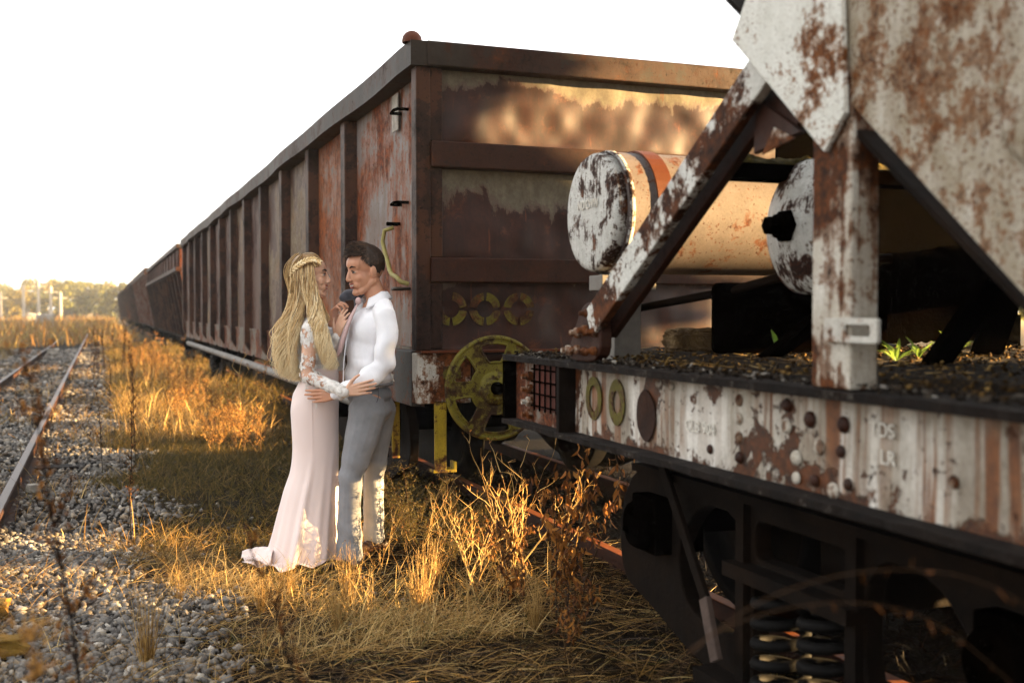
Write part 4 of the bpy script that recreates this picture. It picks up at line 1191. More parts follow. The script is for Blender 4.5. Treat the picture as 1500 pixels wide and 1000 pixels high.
def hair_shell(u, v):
    th = 2 * PI * u; cc = math.cos(th)
    zl = .094 + .006 * math.sin(19 * th) if cc > .55 else (-.012 + .106 * max(0, cc - .05) / .5 if cc > .05 else -.012 - .050 * min(1, (.05 - cc) / .25)) + .006 * math.sin(31 * th)
    ph = v * math.acos(max(-.999, (zl - .048) / .100))
    q = Vector((math.sin(ph) * math.cos(th), math.sin(ph) * math.sin(th), math.cos(ph)))
    r_ = Vector((.106, .084, .100))
    p = Vector((q.x * r_.x - .016, q.y * r_.y, q.z * r_.z + .048))
    k = .5 + .5 * math.cos(th)
    if v > .93: p = Vector((p.x * .93 - .001, p.y * .93, p.z))
    nz = .004 * mn.noise(Vector((p.x * 60, p.y * 60, p.z * 30))) + (.009 * max(0, q.z) * max(0, q.x + .5) * (1 + .5 * mn.noise(Vector((p.x * 40, p.y * 25, 0)))))
    return TH_M @ (p + q * nz)
m.grid(hair_shell, 60, 26, True, True)
mh = m.build('hair', MHAIR, man, local=True)
at = mh.data.attributes.new('tint', 'FLOAT', 'POINT'); at.data.foreach_set('value', np.full(len(mh.data.vertices), .15, dtype=np.float32))
cv = []; rd = []; tn = []
for k in range(3400):
    th = random.uniform(0, 2 * PI); ph = math.acos(random.uniform(.02 if abs(math.cos(th)) < .9 or math.cos(th) > 0 else -.4, 1))
    q = Vector((math.sin(ph) * math.cos(th), math.sin(ph) * math.sin(th), math.cos(ph)))
    if q.x > .45 and q.z < .47: continue
    if -.1 < q.x <= .45 and q.z < -.45 + 1.5 * (q.x + .1): continue
    p0 = Vector((q.x * .106 - .016, q.y * .083, q.z * .098 + .048))
    top = max(0, q.z) ** 1.5
    L = .012 + .040 * top * random.uniform(.5, 1.1)
    dr = (Vector((.70 * top + .15, -.30 * top, .15 + .60 * top * (q.x + .5))) + q * (.10 + .25 * top) + Vector((0, 0, -.8 * (1 - top) ** 2))).normalized()
    pts = [TH_M @ (p0 + dr * L * s + Vector((.006, 0, -.010)) * s * s) for s in (0, .35, .7, 1.0)]
    cv.append([tuple(p) for p in pts]); rr = .0026; rd.append([rr, rr, rr * .8, rr * .2]); tn.append(random.random() ** 1.6)
strands_mesh('hair_strands', cv, rd, MHAIR, mh, tn)
# jacket held over his far shoulder
jk = MB()
jk.ell(P(511, 429, .09), (.048, .05, .026), 16, 10); jk.ell(P(502, 433, .07), (.026, .03, .020), 14, 8)
chain(jk, [P(500, 436, .05), P(515, 432, .12), P(530, 440, .20), P(535, 465, .26), P(533, 520, .29), P(530, 570, .30)], [.020, .030, .045, .05, .055, .05])
chain(jk, [P(520, 436, .13), P(520, 470, .28), P(515, 560, .32)], [.03, .045, .05])
jr = remesh(jk, .006, 'jacket', JACK, None, 4, lambda co: .006 * fnoise(co, 1.5, .7))
jr.location = man.location; jr.rotation_euler = man.rotation_euler
tag(jr, "slate grey suit jacket slung over the man's far shoulder and held in his raised hand", 'jacket')

# ================= woman
wom = person_root('person', 'woman with long wavy blonde hair in a blush dress with white lace sleeves', 455, 0)
Q = LL(455)
body = MB()
TH_W = Matrix.Translation(Q(456, 406, -.02)) @ Matrix.Rotation(R(4), 4, 'Z') @ Matrix.Rotation(R(-3), 4, 'Y') @ Matrix.Scale(1.0, 4)
hw_ = head_mb(False); place_mb(body, hw_, TH_W)
chain(body, [Q(458, 420, -.02), Q(460, 445, -.02), Q(459, 462, -.01)], [.048, .046, .052])
body.ell(Q(459, 482, 0), (.080, .125, .085), 20, 14); body.ell(Q(466, 515, 0), (.088, .115, .12), 20, 14); body.ell(Q(470, 545, 0), (.088, .10, .09), 20, 14)
body.ell(Q(481, 505, -.05), (.05, .05, .05), 14, 10); body.ell(Q(481, 505, .06), (.05, .05, .05), 14, 10)
body.ell(Q(461, 590, 0), (.115, .12, .13), 20, 14)
wsN, wsF = Q(461, 482, -.135), Q(463, 480, .135)
weN, wwN = Q(459, 548, -.185), Q(516, 569, -.285)
chain(body, [Q(459, 468, -.03), wsN, weN, wwN], [.045, .048, .036, .024])
weF, wwF = Q(492, 535, .10), Q(496, 494, -.075)
chain(body, [Q(459, 468, .03), wsF, weF, wwF], [.045, .046, .034, .023])
hand_mb(body, wwN, Q(545, 563, -.30) - wwN, (.1, 1, .0), (.1, -.2, 1), (6, 14, 10), 3, .96, tc=.1)
hand_mb(body, wwF, Q(508, 458, -.10) - wwF, (.6, .6, .2), (-.3, .3, 1), (6, 12, 8), 2, .92, tc=.2)
chain(body, [Q(458, 620, -.05), Q(456, 810, -.05)], [.07, .035]); chain(body, [Q(458, 620, .06), Q(456, 810, .06)], [.07, .035])
wb = remesh(body, .0036, 'body', SKW, wom, 5)
face_bits(wb, TH_W, False, .45)
# lace
def m_lace():
    n = NT('white floral lace'); n.gam = 1; Pp = n.P; p = n.sep(Pp)
    vor = n.voro(n.map(Pp, scale=(1, 1, 1)), 62, 'SMOOTH_F1'); nz = n.noise(Pp, 75, 3, .6, 1.2); big = n.noise(Pp, 19, 4, .6, .6)
    sol = n.math('ADD', n.math('MULTIPLY', big, 1.3), n.math('MULTIPLY', nz, .55))
    # denser at the shoulder, the elbow and the cuff (heights of the design itself)
    z = p[2]
    dens = n.ramp(z, [(.90, .30), (.985, .30), (1.0, .30)])
    zz = n.math('MULTIPLY', z, 1.0)
    shd = n.ramp(n.math('SUBTRACT', z, .9), [(.0, .10), (.10, .17), (.17, .02), (.26, .0), (.33, .02), (.42, .15), (.5, .2)])
    cuffd = n.ramp(p[0], [(.0, .0), (.11, .0), (.155, .30), (.3, .35)])
    waist = n.ramp(n.math('SUBTRACT', z, .9), [(.0, .28), (.16, .22), (.24, .0)])
    front = n.math('MULTIPLY', waist, n.ramp(n.math('ADD', p[1], .5), [(.0, .0), (.33, .0), (.36, 1.0), (1.0, 1.0)]))
    bod = n.math('MULTIPLY', n.ramp(n.math('ADD', p[0], .5), [(.0, 0.0), (.44, 0.0), (.50, .35), (.6, .6)]), n.ramp(n.math('ADD', p[1], .5), [(.0, .0), (.36, .0), (.39, 1.0), (1.0, 1.0)]))
    tot = n.math('ADD', sol, n.math('ADD', n.math('ADD', shd, cuffd), n.math('ADD', front, bod)))
    a = n.step(tot, .985, 1.0)
    c = n.mix(n.step(nz, .4, .6), (.80, .77, .73), (.70, .66, .62))
    n.fin(c, .8, n.bump(n.math('ADD', n.noise(Pp, 170, 3, .6), nz), .9, .003), spec=.2, Alpha=a)
    return n.m
LACE = m_lace()
lb = MB()
chain(lb, [Q(459, 470, -.03), wsN, weN, wwN + (wwN - weN).normalized() * .0], [.048, .052, .042, .031])
chain(lb, [Q(459, 470, .03), wsF, weF, wwF], [.048, .050, .040, .029])
lb.ell(Q(466, 515, 0), (.094, .121, .12), 20, 14); lb.ell(Q(470, 545, 0), (.094, .106, .09), 20, 14); lb.ell(Q(461, 482, 0), (.080, .128, .070), 20, 14)
lb.ell(Q(481, 505, -.05), (.056, .056, .056), 14, 10); lb.ell(Q(481, 505, .06), (.056, .056, .056), 14, 10)
lace = remesh(lb, .0045, 'lace_bodice', LACE, wom, 2, lambda co: .0015 * fnoise(co, 6, 1))
# appliqué petals on sleeves and cuff: small raised flowers
fl = MB()
def flower(c, nrm, s):
    nrm = Vector(nrm).normalized(); a = nrm.orthogonal().normalized(); b = nrm.cross(a); o0 = random.uniform(0, 6)
    npet = random.choice((5, 5, 6))
    for k in range(npet):
        an = o0 + 2 * PI * k / npet; d = a * math.cos(an) + b * math.sin(an)
        rot = Matrix((d, nrm.cross(d), nrm)).transposed()
        fl.ell(Vector(c) + d * s * .62, (s * .48, s * .26, s * .12), 7, 5, rot)
def on_arm(p0, p1, r0, r1, n_, bias, s):
    d = (p1 - p0); t = d.normalized(); a = t.orthogonal().normalized(); b = t.cross(a)
    for _ in range(n_):
        u = bias(random.random()); an = random.uniform(0, 2 * PI); nn = a * math.cos(an) + b * math.sin(an)
        flower(p0 + d * u + nn * (r0 + (r1 - r0) * u + .002), nn, s * random.uniform(.7, 1.2))
on_arm(wsN, weN, .052, .042, 26, lambda r: 1 - .45 * r, .013)
on_arm(wsN, weN, .052, .042, 22, lambda r: .0 + .22 * r, .013)
on_arm(weN, wwN, .042, .031, 70, lambda r: 1.0 - .42 * r ** 1.3, .012)
on_arm(weN, wwN, .042, .034, 14, lambda r: .25 * r, .012)
on_arm(wsN, weN, .052, .045, 16, lambda r: r, .012)
for _ in range(46):
    t0 = random.random(); q = Q(463 - 26 * t0 + random.uniform(-3, 5), 478 + 24 * t0 + random.uniform(-3, 3), -.118 + .05 * t0)
    flower(q, (-.5, -.8, .25), .011 * random.uniform(.7, 1.2))
for _ in range(70):
    t0 = random.random(); q = Q(437 + 9 * t0 + random.uniform(-1, 7), 503 + 44 * t0, -.075 - .02 * math.sin(t0 * 3))
    flower(q, (-.6, -.8, 0), .011 * random.uniform(.7, 1.2))
for _ in range(22):
    flower(Q(random.uniform(452, 476), random.uniform(545, 600) if random.random() < .3 else random.uniform(545, 575), -.128), (-.1, -1, 0), .012 * random.uniform(.7, 1.2))
fo = fl.build('lace_flowers', m_cloth('lace thread', (.82, .80, .76), (.74, .71, .67), 20, 300, .2), lace, local=True)
# dress
rows = [(538, 471, .090, .105), (548, 470, .100, .108), (562, 466, .116, .118), (580, 462, .131, .128), (600, 460.5, .137, .132), (630, 461, .134, .126), (660, 461.5, .133, .120), (690, 459, .139, .126), (720, 453.5, .157, .145), (750, 449, .170, .170), (780, 445, .181, .20), (810, 440, .197, .225), (832, 434, .218, .25), (848, 428, .240, .28)]
m = MB()
NU = 220; NV = 150
def drs(u, v):
    t = v * (len(rows) - 1); i = min(int(t), len(rows) - 2); f = t - i
    p0 = rows[max(i - 1, 0)]; p1 = rows[i]; p2 = rows[i + 1]; p3 = rows[min(i + 2, len(rows) - 1)]
    q = [.5 * (2 * b + (c - a) * f + (2 * a - 5 * b + 4 * c - d) * f * f + (3 * b - a - 3 * c + d) * f ** 3) for a, b, c, d in zip(p0, p1, p2, p3)]
    th = 2 * PI * u
    k = max(0, (q[0] - 655) / 190); k = min(k, 1.0)
    fold = k * (.060 * math.sin(7 * th + .5 + .4 * k) + .035 * math.sin(12 * th + 2.0) + .02 * math.sin(19 * th + 1)) 
    gd = math.exp(-((th - 4.75) / .11) ** 2) * .10 * k ** .7 - .5 * k * .10 * math.exp(-((th - 4.55) / .09) ** 2)
    fold += gd
    s = 1 + fold
    wr = .0016 * math.sin(60 * (q[0] / 254) + 6 * math.cos(th)) * math.exp(-((q[0] - 575) / 22) ** 2)
    x = q[2] * math.cos(th) * s; y = q[3] * math.sin(th) * s
    # train swept out to the left on the ground
    tr = max(0, (q[0] - 790) / 58); left = max(0, -math.cos(th))
    x -= .045 * tr ** 2.2 * left ** 6
    p = Q(q[1], q[0], 0)
    zz = p.z + (.015 * tr * math.sin(5 * th) if tr > 0 else 0)
    zz = max(zz, -.025 + .012 * math.sin(9 * th) + .02)
    y += -.05 * tr * left ** 4
    return Vector((p.x + x + wr, y, zz))
m.grid(drs, NU, NV, True, True)
dress = m.build('dress', DRESS, wom, local=True)
m = MB(); m.tube([Q(463, y, -.133 + .0 * y) if y < 640 else Q(463, y, -.127) for y in range(572, 668, 8)], .0012, 5); m.build('seam', DRESS, dress, local=True)
# crumpled end of the train
m = MB()
def trn(u, v):
    x = 359 + 48 * u; wd = .035 + .11 * u
    z = .020 + .030 * math.exp(-((v - .5) / .18) ** 2) * (1 - .4 * u) + .018 * math.sin(14 * v + 5 * u) * u + .06 * u * (1 - abs(2 * v - 1))
    return Vector(((x - 455) / PS, -.06 + (v - .5) * 2 * wd - .04, z + .010 * mn.noise(Vector((u * 5, v * 6, 0)))))
m.grid(trn, 30, 24); tn_ = m.build('train', DRESS, dress, local=True)
sd = tn_.modifiers.new('s', 'SOLIDIFY'); sd.thickness = .004
# hair
WH = m_rand('blonde hair with darker roots', [(0, (.07, .038, .017)), (.3, (.40, .26, .13)), (.6, (.80, .62, .36)), (1, (.98, .88, .66))], .45, .5)
m = MB()
def wcap(u, v):
    th = 2 * PI * u; cc = math.cos(th)
    zl = .082 if cc > .6 else (-.03 + .112 * max(0, cc) / .6)
    ph = v * math.acos(max(-.999, (zl - .040) / .096))
    q = Vector((math.sin(ph) * math.cos(th), math.sin(ph) * math.sin(th), math.cos(ph)))
    p = Vector((q.x * .104 - .016, q.y * .086, q.z * .096 + .040))
    if v > .93: p = Vector((p.x * .94, p.y * .94, p.z))
    return TH_W @ p
m.grid(wcap, 60, 24, True, True); wh = m.build('hair', WH, wom, local=True)
at = wh.data.attributes.new('tint', 'FLOAT', 'POINT'); at.data.foreach_set('value', np.full(len(wh.data.vertices), .30, dtype=np.float32))
cv = []; rd = []; tn = []
K = 34
def spl(pts, K):
    pts = [np.array(p, dtype=float) for p in pts]; n = len(pts); out = []
    for k in range(K):
        t = k / (K - 1) * (n - 1); i = min(int(t), n - 2); f = t - i
        p0 = pts[max(i - 1, 0)]; p1 = pts[i]; p2 = pts[i + 1]; p3 = pts[min(i + 2, n - 1)]
        out.append(.5 * (2 * p1 + (p2 - p0) * f + (2 * p0 - 5 * p1 + 4 * p2 - p3) * f * f + (3 * p1 - p0 - 3 * p2 + p3) * f ** 3))
    return np.array(out)
def lock(path, spread, n, amp, tint0, tint1, rad=.0032, freq=5.5, end=1.0):
    base = spl(path, K)
    ph0 = random.uniform(0, 6); 
    for _ in range(n):
        o = np.array([random.gauss(0, 1), random.gauss(0, 1), random.gauss(0, .4)])
        t = np.linspace(0, 1, K)[:, None]
        sp = spread * (.35 + .65 * t ** .8)
        ph = ph0 + random.gauss(0, .75); fr = freq * random.uniform(.8, 1.2); am = amp * random.uniform(.6, 1.3)
        wv = np.concatenate([np.sin(t * fr * 2 * PI * .5 + ph), np.cos(t * fr * 2 * PI * .5 + ph), .3 * np.sin(t * fr * 4 + ph)], 1) * am * np.clip(t * 2.2 - .15, 0, 1)
        L = random.uniform(.80, 1.0) * end
        c = base + o * sp + wv
        k2 = np.linspace(0, (K - 1) * L, K); c = np.stack([np.interp(k2, np.arange(K), c[:, j]) for j in range(3)], 1)
        cv.append(c); r_ = rad * random.uniform(.6, 1.25) * np.clip(1.25 - t[:, 0] ** 3 * 1.1, .1, 1); rd.append(r_)
        ti = min(1, max(0, random.gauss((tint0 + tint1) / 2, (tint1 - tint0) / 3.2))); tn.append(np.clip(ti - .26 + .62 * t[:, 0] + 0 * t[:, 0], 0, 1))
def HQ(x, y, z): return TH_W @ Vector((x, y, z))
# back fall (left in the picture)
for i in range(34):
    yy = random.uniform(-.075, .075)
    x0 = random.uniform(-.10, -.04); z0 = .06 + random.uniform(-.05, .05)
    e = random.uniform(0, 1)
    lock([HQ(x0 * .6, yy * .9, z0 + .03), HQ(x0 - .02, yy, z0 - .05), Q(430 + 12 * e, 440, yy * .9), Q(417 + 20 * e, 478, yy * .8 - .02), Q(411 + 23 * e, 515, yy * .7 - .04), Q(416 + 22 * e, 540 + 6 * e, yy * .6 - .05), Q(421 + 20 * e, 552 + 6 * e, yy * .6 - .05)], .0100, 58, .022, .25, 1.0, .0013, freq=7.5)
# near side falls, over the shoulder to the front
for i in range(24):
    e = random.random(); x0 = -.05 + .085 * e
    lock([HQ(x0 * .6, -.05, .10), HQ(x0, -.088, .035), HQ(x0 + .005, -.094, -.06), Q(461 + 14 * e, 450, -.13), Q(466 + 16 * e, 478, -.165), Q(476 + 14 * e, 505, -.175), Q(484 + 12 * e, 528, -.17), Q(486 + 11 * e, 540, -.16)], .0080, 44, .019, .25, 1.0, .0013, freq=7)
# near side falls behind the shoulder
for i in range(14):
    e = random.random(); x0 = -.09 + .08 * e
    lock([HQ(x0 * .6, -.04, .10), HQ(x0, -.088, .030), Q(438 + 12 * e, 440, -.11), Q(432 + 14 * e, 470, -.14), Q(430 + 10 * e, 500, -.14), Q(432 + 8 * e, 530, -.13), Q(434, 548, -.12)], .0090, 34, .011, .1, .95, .0013, end=random.uniform(.75, 1))
# far side
for i in range(8):
    e = random.random()
    lock([HQ(.02, .05, .10), HQ(.03 + .02 * e, .085, .02), HQ(.02, .085, -.09), Q(474, 470, .10), Q(484, 500, .09), Q(490, 530, .08)], .010, 24, .010, .2, .8, .0018)
# flyaways
for i in range(160):
    lock([HQ(-.06, random.uniform(-.08, .08), .02), Q(430, 450, random.uniform(-.1, .05)), Q(random.uniform(402, 440), 490, -.06), Q(random.uniform(402, 445), 530, -.05), Q(random.uniform(405, 450), 550, -.05)], .014, 1, .016, .5, 1.0, .0010)
# top hair combed back from the parting
for i in range(420):
    a = random.uniform(-1.25, 1.25); t0 = random.random()
    p0 = HQ(.072 * math.cos(a * .75), .080 * math.sin(a), .088 - .035 * abs(math.sin(a)))
    p1 = HQ(.02, .086 * math.sin(a), .133 - .055 * abs(math.sin(a)) ** 2)
    p2 = HQ(-.06, .080 * math.sin(a), .115 - .05 * abs(math.sin(a)) ** 2)
    p3 = HQ(-.115, .05 * math.sin(a), .04)
    c = spl([p0, p1, p2, p3], K); c += np.array([random.gauss(0, .0025) for _ in range(3)])
    cv.append(c); rd.append(np.full(K, .0020)); tn.append(np.full(K, random.uniform(.1, .65)))
strands_mesh('hair_strands', cv, rd, WH, wh, np.array(tn)[:, :], 5)
# braid crown
cv = []; rd = []; tn = []
path = spl([HQ(.066, -.062, .072), HQ(.035, -.080, .090), HQ(-.01, -.088, .085), HQ(-.055, -.084, .060), HQ(-.095, -.060, .030), HQ(-.115, -.01, .012)], 90)
br_ = MB(); tv = []
for i in range(2, 88, 6):
    p = Vector(path[i]); tg = Vector(path[min(i + 2, 89)] - path[max(i - 2, 0)]).normalized()
    nn = (p - TH_W @ Vector((-.01, 0, .03))).normalized(); sd_ = tg.cross(nn).normalized(); nn = sd_.cross(tg)
    for s in (-1, 1):
        d = (tg * .80 + sd_ * s * .62).normalized(); e = nn.cross(d)
        n0 = len(br_.v)
        br_.ell(p + sd_ * s * -.0095 + nn * .009 + tg * (.006 if s > 0 else 0), (.0155, .0060, .0070), 10, 7, Matrix((d, e, nn)).transposed())
        tv += [random.uniform(.55, .95)] * (len(br_.v) - n0)
bo_ = br_.build('braid', WH, wh, local=True)
at = bo_.data.attributes.new('tint', 'FLOAT', 'POINT'); at.data.foreach_set('value', np.array(tv, dtype=np.float32))
# ------------------------------------------------------------------ vegetation and gravel
def gzv(x, y):
    z = .020 * np.sin(x * 1.7 + .6 * y) + .018 * np.sin(y * .9 - x * .7 + 1) + .012 * np.sin(3.1 * x + 2.3 * y)
    z = np.where(x > 1.9, z + GR, z) - .02
    return np.where((np.abs(x) < 12) & (y < 60), z, -.02)
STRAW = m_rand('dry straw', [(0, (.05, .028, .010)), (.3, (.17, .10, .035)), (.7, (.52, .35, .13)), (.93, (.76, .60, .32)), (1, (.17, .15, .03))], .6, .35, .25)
GRASS = m_rand('autumn grass', [(0, (.06, .047, .014)), (.4, (.14, .115, .032)), (.7, (.26, .18, .06)), (1, (.46, .32, .13))], .7, .25, .3)
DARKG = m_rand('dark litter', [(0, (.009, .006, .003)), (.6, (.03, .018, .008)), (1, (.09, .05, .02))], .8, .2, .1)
ORLEAF = m_rand('rusty dry leaves', [(0, (.16, .07, .025)), (.5, (.42, .22, .06)), (1, (.66, .42, .15))], .7, .25, .45)
BRLEAF = m_rand('curled brown leaves', [(0, (.07, .03, .010)), (.5, (.28, .125, .03)), (1, (.52, .28, .08))], .7, .25, .35)
STEM = m_rand('weed stems', [(0, (.06, .035, .018)), (.5, (.20, .12, .05)), (1, (.40, .28, .13))], .8, .25)
DSTEM = m_rand('dark weed stems', [(0, (.018, .012, .010)), (1, (.07, .04, .028))], .8, .2)
GRN = m_rand('fresh green blades', [(0, (.22, .36, .06)), (1, (.45, .60, .14))], .5, .4, .35)
def blades(name, xy, h, wd, lean, mat_, tint, kind=True, K=4, bend=.6, z0=None, seed=1, parent=None):
    r = np.random.default_rng(seed); N = len(xy)
    h = r.uniform(h[0], h[1], N) * r.uniform(.6, 1.1, N); az = r.uniform(0, 2 * PI, N)
    le = r.uniform(lean[0], lean[1], N); bn = r.uniform(.2, 1, N) * bend; w_ = r.uniform(wd[0], wd[1], N)
    zb = gzv(xy[:, 0], xy[:, 1]) if z0 is None else np.full(N, z0)
    t = np.linspace(0, 1, K)
    ang = le[:, None] + bn[:, None] * t[None, :] * 1.4            # angle from vertical along the blade
    dx = np.sin(ang); dz = np.cos(ang)
    sx = np.concatenate([np.zeros((N, 1)), np.cumsum((dx[:, 1:] + dx[:, :-1]) / 2, 1)], 1) / (K - 1) * h[:, None]
    sz = np.concatenate([np.zeros((N, 1)), np.cumsum((dz[:, 1:] + dz[:, :-1]) / 2, 1)], 1) / (K - 1) * h[:, None]
    side = r.normal(0, .06, N)[:, None] * (t ** 2)[None, :] * h[:, None]
    ca, sa = np.cos(az)[:, None], np.sin(az)[:, None]
    X = xy[:, :1] + sx * ca - side * sa; Y = xy[:, 1:] + sx * sa + side * ca; Z = zb[:, None] - .01 + np.maximum(sz, .004 + .02 * r.random(N)[:, None] * t[None, :])
    wt = w_[:, None] * (1 - .85 * t[None, :] ** 1.5) / 2
    tw = r.uniform(0, PI, N)[:, None]
    ox = -np.sin(az)[:, None] * np.cos(tw * .4) * wt; oy = np.cos(az)[:, None] * np.cos(tw * .4) * wt; oz = np.sin(tw * .4) * wt
    V = np.stack([np.stack([X - ox, Y - oy, Z - oz], -1), np.stack([X + ox, Y + oy, Z + oz], -1)], 2)      # N,K,2,3
    idx = np.arange(N * K * 2).reshape(N, K, 2)
    F = np.stack([idx[:, :-1, 0], idx[:, :-1, 1], idx[:, 1:, 1], idx[:, 1:, 0]], -1).reshape(-1, 4)
    o = np_mesh(name, V.reshape(-1, 3), F, mat_, False, parent)
    tt = np.clip(r.normal(tint[0], tint[1], N), 0, 1)
    at = o.data.attributes.new('tint', 'FLOAT', 'POINT')
    at.data.foreach_set('value', np.repeat(tt, K * 2).astype(np.float32))
    if kind: tag(o, kind='stuff')
    return o
def scat(n, x0, x1, y0, y1, seed, dens=None):
    r = np.random.default_rng(seed); p = np.stack([r.uniform(x0, x1, n), r.uniform(y0, y1, n)], 1)
    if dens is not None: p = p[r.random(n) < dens(p[:, 0], p[:, 1])]
    return p
def patch(x, y, s=1.0, o=0.0):
    v = .5 + .25 * np.sin(x * 3.1 * s + 1.3 * y * s + o) + .25 * np.sin(y * 2.3 * s - x * 1.7 * s + 2 + o) + .2 * np.sin((x + y) * 5.3 * s + o * 2)
    return np.clip(v, 0, 1)
edge = lambda x, y: 1 / (1 + np.exp(-(x - (.30 - .012 * (y - 5.4)) + .22 * np.sin(y * 2.1) + .12 * np.sin(y * 5.3)) / .06))
# straw in the foreground
d1 = lambda x, y: edge(x, y) * (.25 + .75 * patch(x, y, .9)) 
blades('straw_litter', scat(30000, -.2, 2.7, 3.4, 7.2, 3, d1), (.08, .36), (.0025, .005), (1.1, 1.6), STRAW, (.50, .27), K=5, bend=.5, seed=3)
blades('dark_litter', scat(20000, -.2, 3.0, 3.2, 9, 4, d1), (.06, .25), (.003, .007), (1.0, 1.6), DARKG, (.5, .3), K=4, seed=4)
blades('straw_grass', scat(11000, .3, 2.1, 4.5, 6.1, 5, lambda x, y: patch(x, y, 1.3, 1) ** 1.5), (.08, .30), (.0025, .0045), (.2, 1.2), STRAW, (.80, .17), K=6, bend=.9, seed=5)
blades('straw_grass', scat(20000, -2.2, .6, 4.3, 7.2, 6, lambda x, y: patch(x, y, 1.1, 2.4) ** 1.8), (.08, .3), (.0025, .0045), (.5, 1.4), STRAW, (.5, .22), K=5, bend=.7, seed=6)
blades('grass', scat(52000, -.2, 2.4, 6.4, 16, 7, lambda x, y: edge(x, y) * (.3 + .7 * patch(x, y, .5))), (.05, .22), (.004, .008), (.2, 1.2), GRASS, (.42, .25), K=4, seed=7)
blades('grass', scat(30000, -.1, 2.6, 16, 46, 8, lambda x, y: edge(x, 15 + 0 * y) * (.3 + .7 * patch(x, y, .3))), (.12, .42), (.010, .022), (.1, .9), GRASS, (.55, .25), K=4, seed=8)
blades('grass', scat(26000, -9, -2.6, 8, 50, 9, lambda x, y: (.2 + .8 * patch(x, y, .4))), (.12, .4), (.010, .02), (.1, .9), GRASS, (.7, .22), K=4, seed=9)
blades('grass', scat(1500, -1.9, -.3, 6, 40, 10, lambda x, y: patch(x, y, .8, 3) ** 5), (.08, .22), (.006, .012), (.2, 1.0), GRASS, (.3, .2), K=4, seed=10)
blades('grass', scat(16000, .2, 1.9, 12.5, 30, 13, lambda x, y: patch(x, y, .6, 1) ** 1.5), (.15, .5), (.006, .012), (.1, .8), STRAW, (.62, .25), K=4, seed=13)
blades('grass', scat(14000, -2.6, .5, 7, 30, 14, lambda x, y: patch(x, y, .9, 5) ** 3), (.10, .34), (.005, .010), (.1, 1.0), STRAW, (.5, .25), K=4, seed=14)
blades('field_weeds', scat(26000, -40, 14, 46, 150, 11, lambda x, y: ((x < 1.4) & (.3 + .7 * patch(x, y, .12) > .35))), (.5, 1.3), (.04, .10), (.05, .6), m_rand('field weeds', [(0, (.20, .13, .04)), (.5, (.38, .23, .09)), (1, (.42, .36, .14))], .8, .2, .35), (.5, .28), K=4, seed=11)
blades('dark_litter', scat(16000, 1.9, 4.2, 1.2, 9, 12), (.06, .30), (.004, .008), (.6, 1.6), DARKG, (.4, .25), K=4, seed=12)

# gravel: real stones
def stones(name, xy, s, mat_, seed, tint=(.5, .28), zoff=0.0, flat=.62, sub_=1):
    r = np.random.default_rng(seed); N = len(xy)
    bm = bmesh.new(); bmesh.ops.create_icosphere(bm, subdivisions=sub_, radius=1.0)
    base = np.array([v.co[:] for v in bm.verts]); tri = np.array([[v.index for v in f.verts] for f in bm.faces]); bm.free()
    nb = len(base)
    # eight angular base shapes
    shp = []
    for k in range(12):
        b = base * (1 + r.normal(0, .20, (nb, 1)))
        d = r.normal(0, 1, (5, 3)); 
        for q in d:
            q = q / np.linalg.norm(q); h_ = b @ q; b = b - np.outer(np.maximum(h_ - r.uniform(.2, .55), 0), q)
        shp.append(b)
    shp = np.array(shp); B = shp[r.integers(0, 12, N)]
    sc = r.uniform(s[0], s[1], N)[:, None] * np.stack([r.uniform(.8, 1.3, N), r.uniform(.7, 1.1, N), r.uniform(.4, .8, N) * flat / .6], 1)
    B = B * sc[:, None, :]
    a = r.uniform(0, 2 * PI, N); c_, s_ = np.cos(a), np.sin(a); tl = r.normal(0, .35, N); ct, st_ = np.cos(tl), np.sin(tl)
    x = B[..., 0]; y = B[..., 1]; z = B[..., 2]
    y, z = y * ct[:, None] - z * st_[:, None], y * st_[:, None] + z * ct[:, None]
    x, y = x * c_[:, None] - y * s_[:, None], x * s_[:, None] + y * c_[:, None]
    zb = gzv(xy[:, 0], xy[:, 1]) + r.uniform(-.006, .018, N) + zoff
    V = np.stack([x + xy[:, :1], y + xy[:, 1:], z + zb[:, None]], -1).reshape(-1, 3)
    F = (tri[None] + (np.arange(N) * nb)[:, None, None]).reshape(-1, 3)
    o = np_mesh(name, V, F, mat_)
    at = o.data.attributes.new('tint', 'FLOAT', 'POINT')
    at.data.foreach_set('value', np.repeat(np.clip(r.normal(tint[0], tint[1], N), 0, 1), nb).astype(np.float32))
    tag(o, kind='stuff'); return o
def m_stone():
    n = NT('ballast stone')
    at = n.t.nodes.new('ShaderNodeAttribute'); at.attribute_name = 'tint'
    c = n.ramp(at.outputs['Fac'], [(0, (.12, .11, .10)), (.4, (.28, .265, .25)), (.75, (.42, .395, .36)), (.92, (.48, .40, .30)), (1, (.66, .62, .56))])
    sp = n.noise(None, 90, 5, .7); c = n.mix(n.math('MULTIPLY', n.step(sp, .4, .65), .45), c, (.10, .095, .095))
    c = n.mix(n.math('MULTIPLY', n.step(n.noise(None, 2.2, 5, .7), .52, .68), .45), c, (.23, .16, .10))
    return n.fin(c, .85, n.bump(sp, .6, .004), spec=.25)
MST = m_stone()
inv = lambda x, y: 1 - edge(x, y)
stones('gravel', scat(24000, -1.9, .7, 3.7, 7.5, 21, inv), (.012, .034), MST, 21, flat=.85)
stones('gravel', scat(13000, -3.0, .8, 7.5, 15, 22, inv), (.016, .040), MST, 22, flat=.85)
stones('gravel', scat(9000, -3.0, 1.2, 15, 45, 23, lambda x, y: 1 - edge(x, 15 + 0 * y)), (.035, .075), MST, 23)
stones('gravel', scat(350, .1, 1.6, 3.8, 9, 24, lambda x, y: patch(x, y, 1.2) ** 2), (.012, .028), MST, 24, (.25, .2))
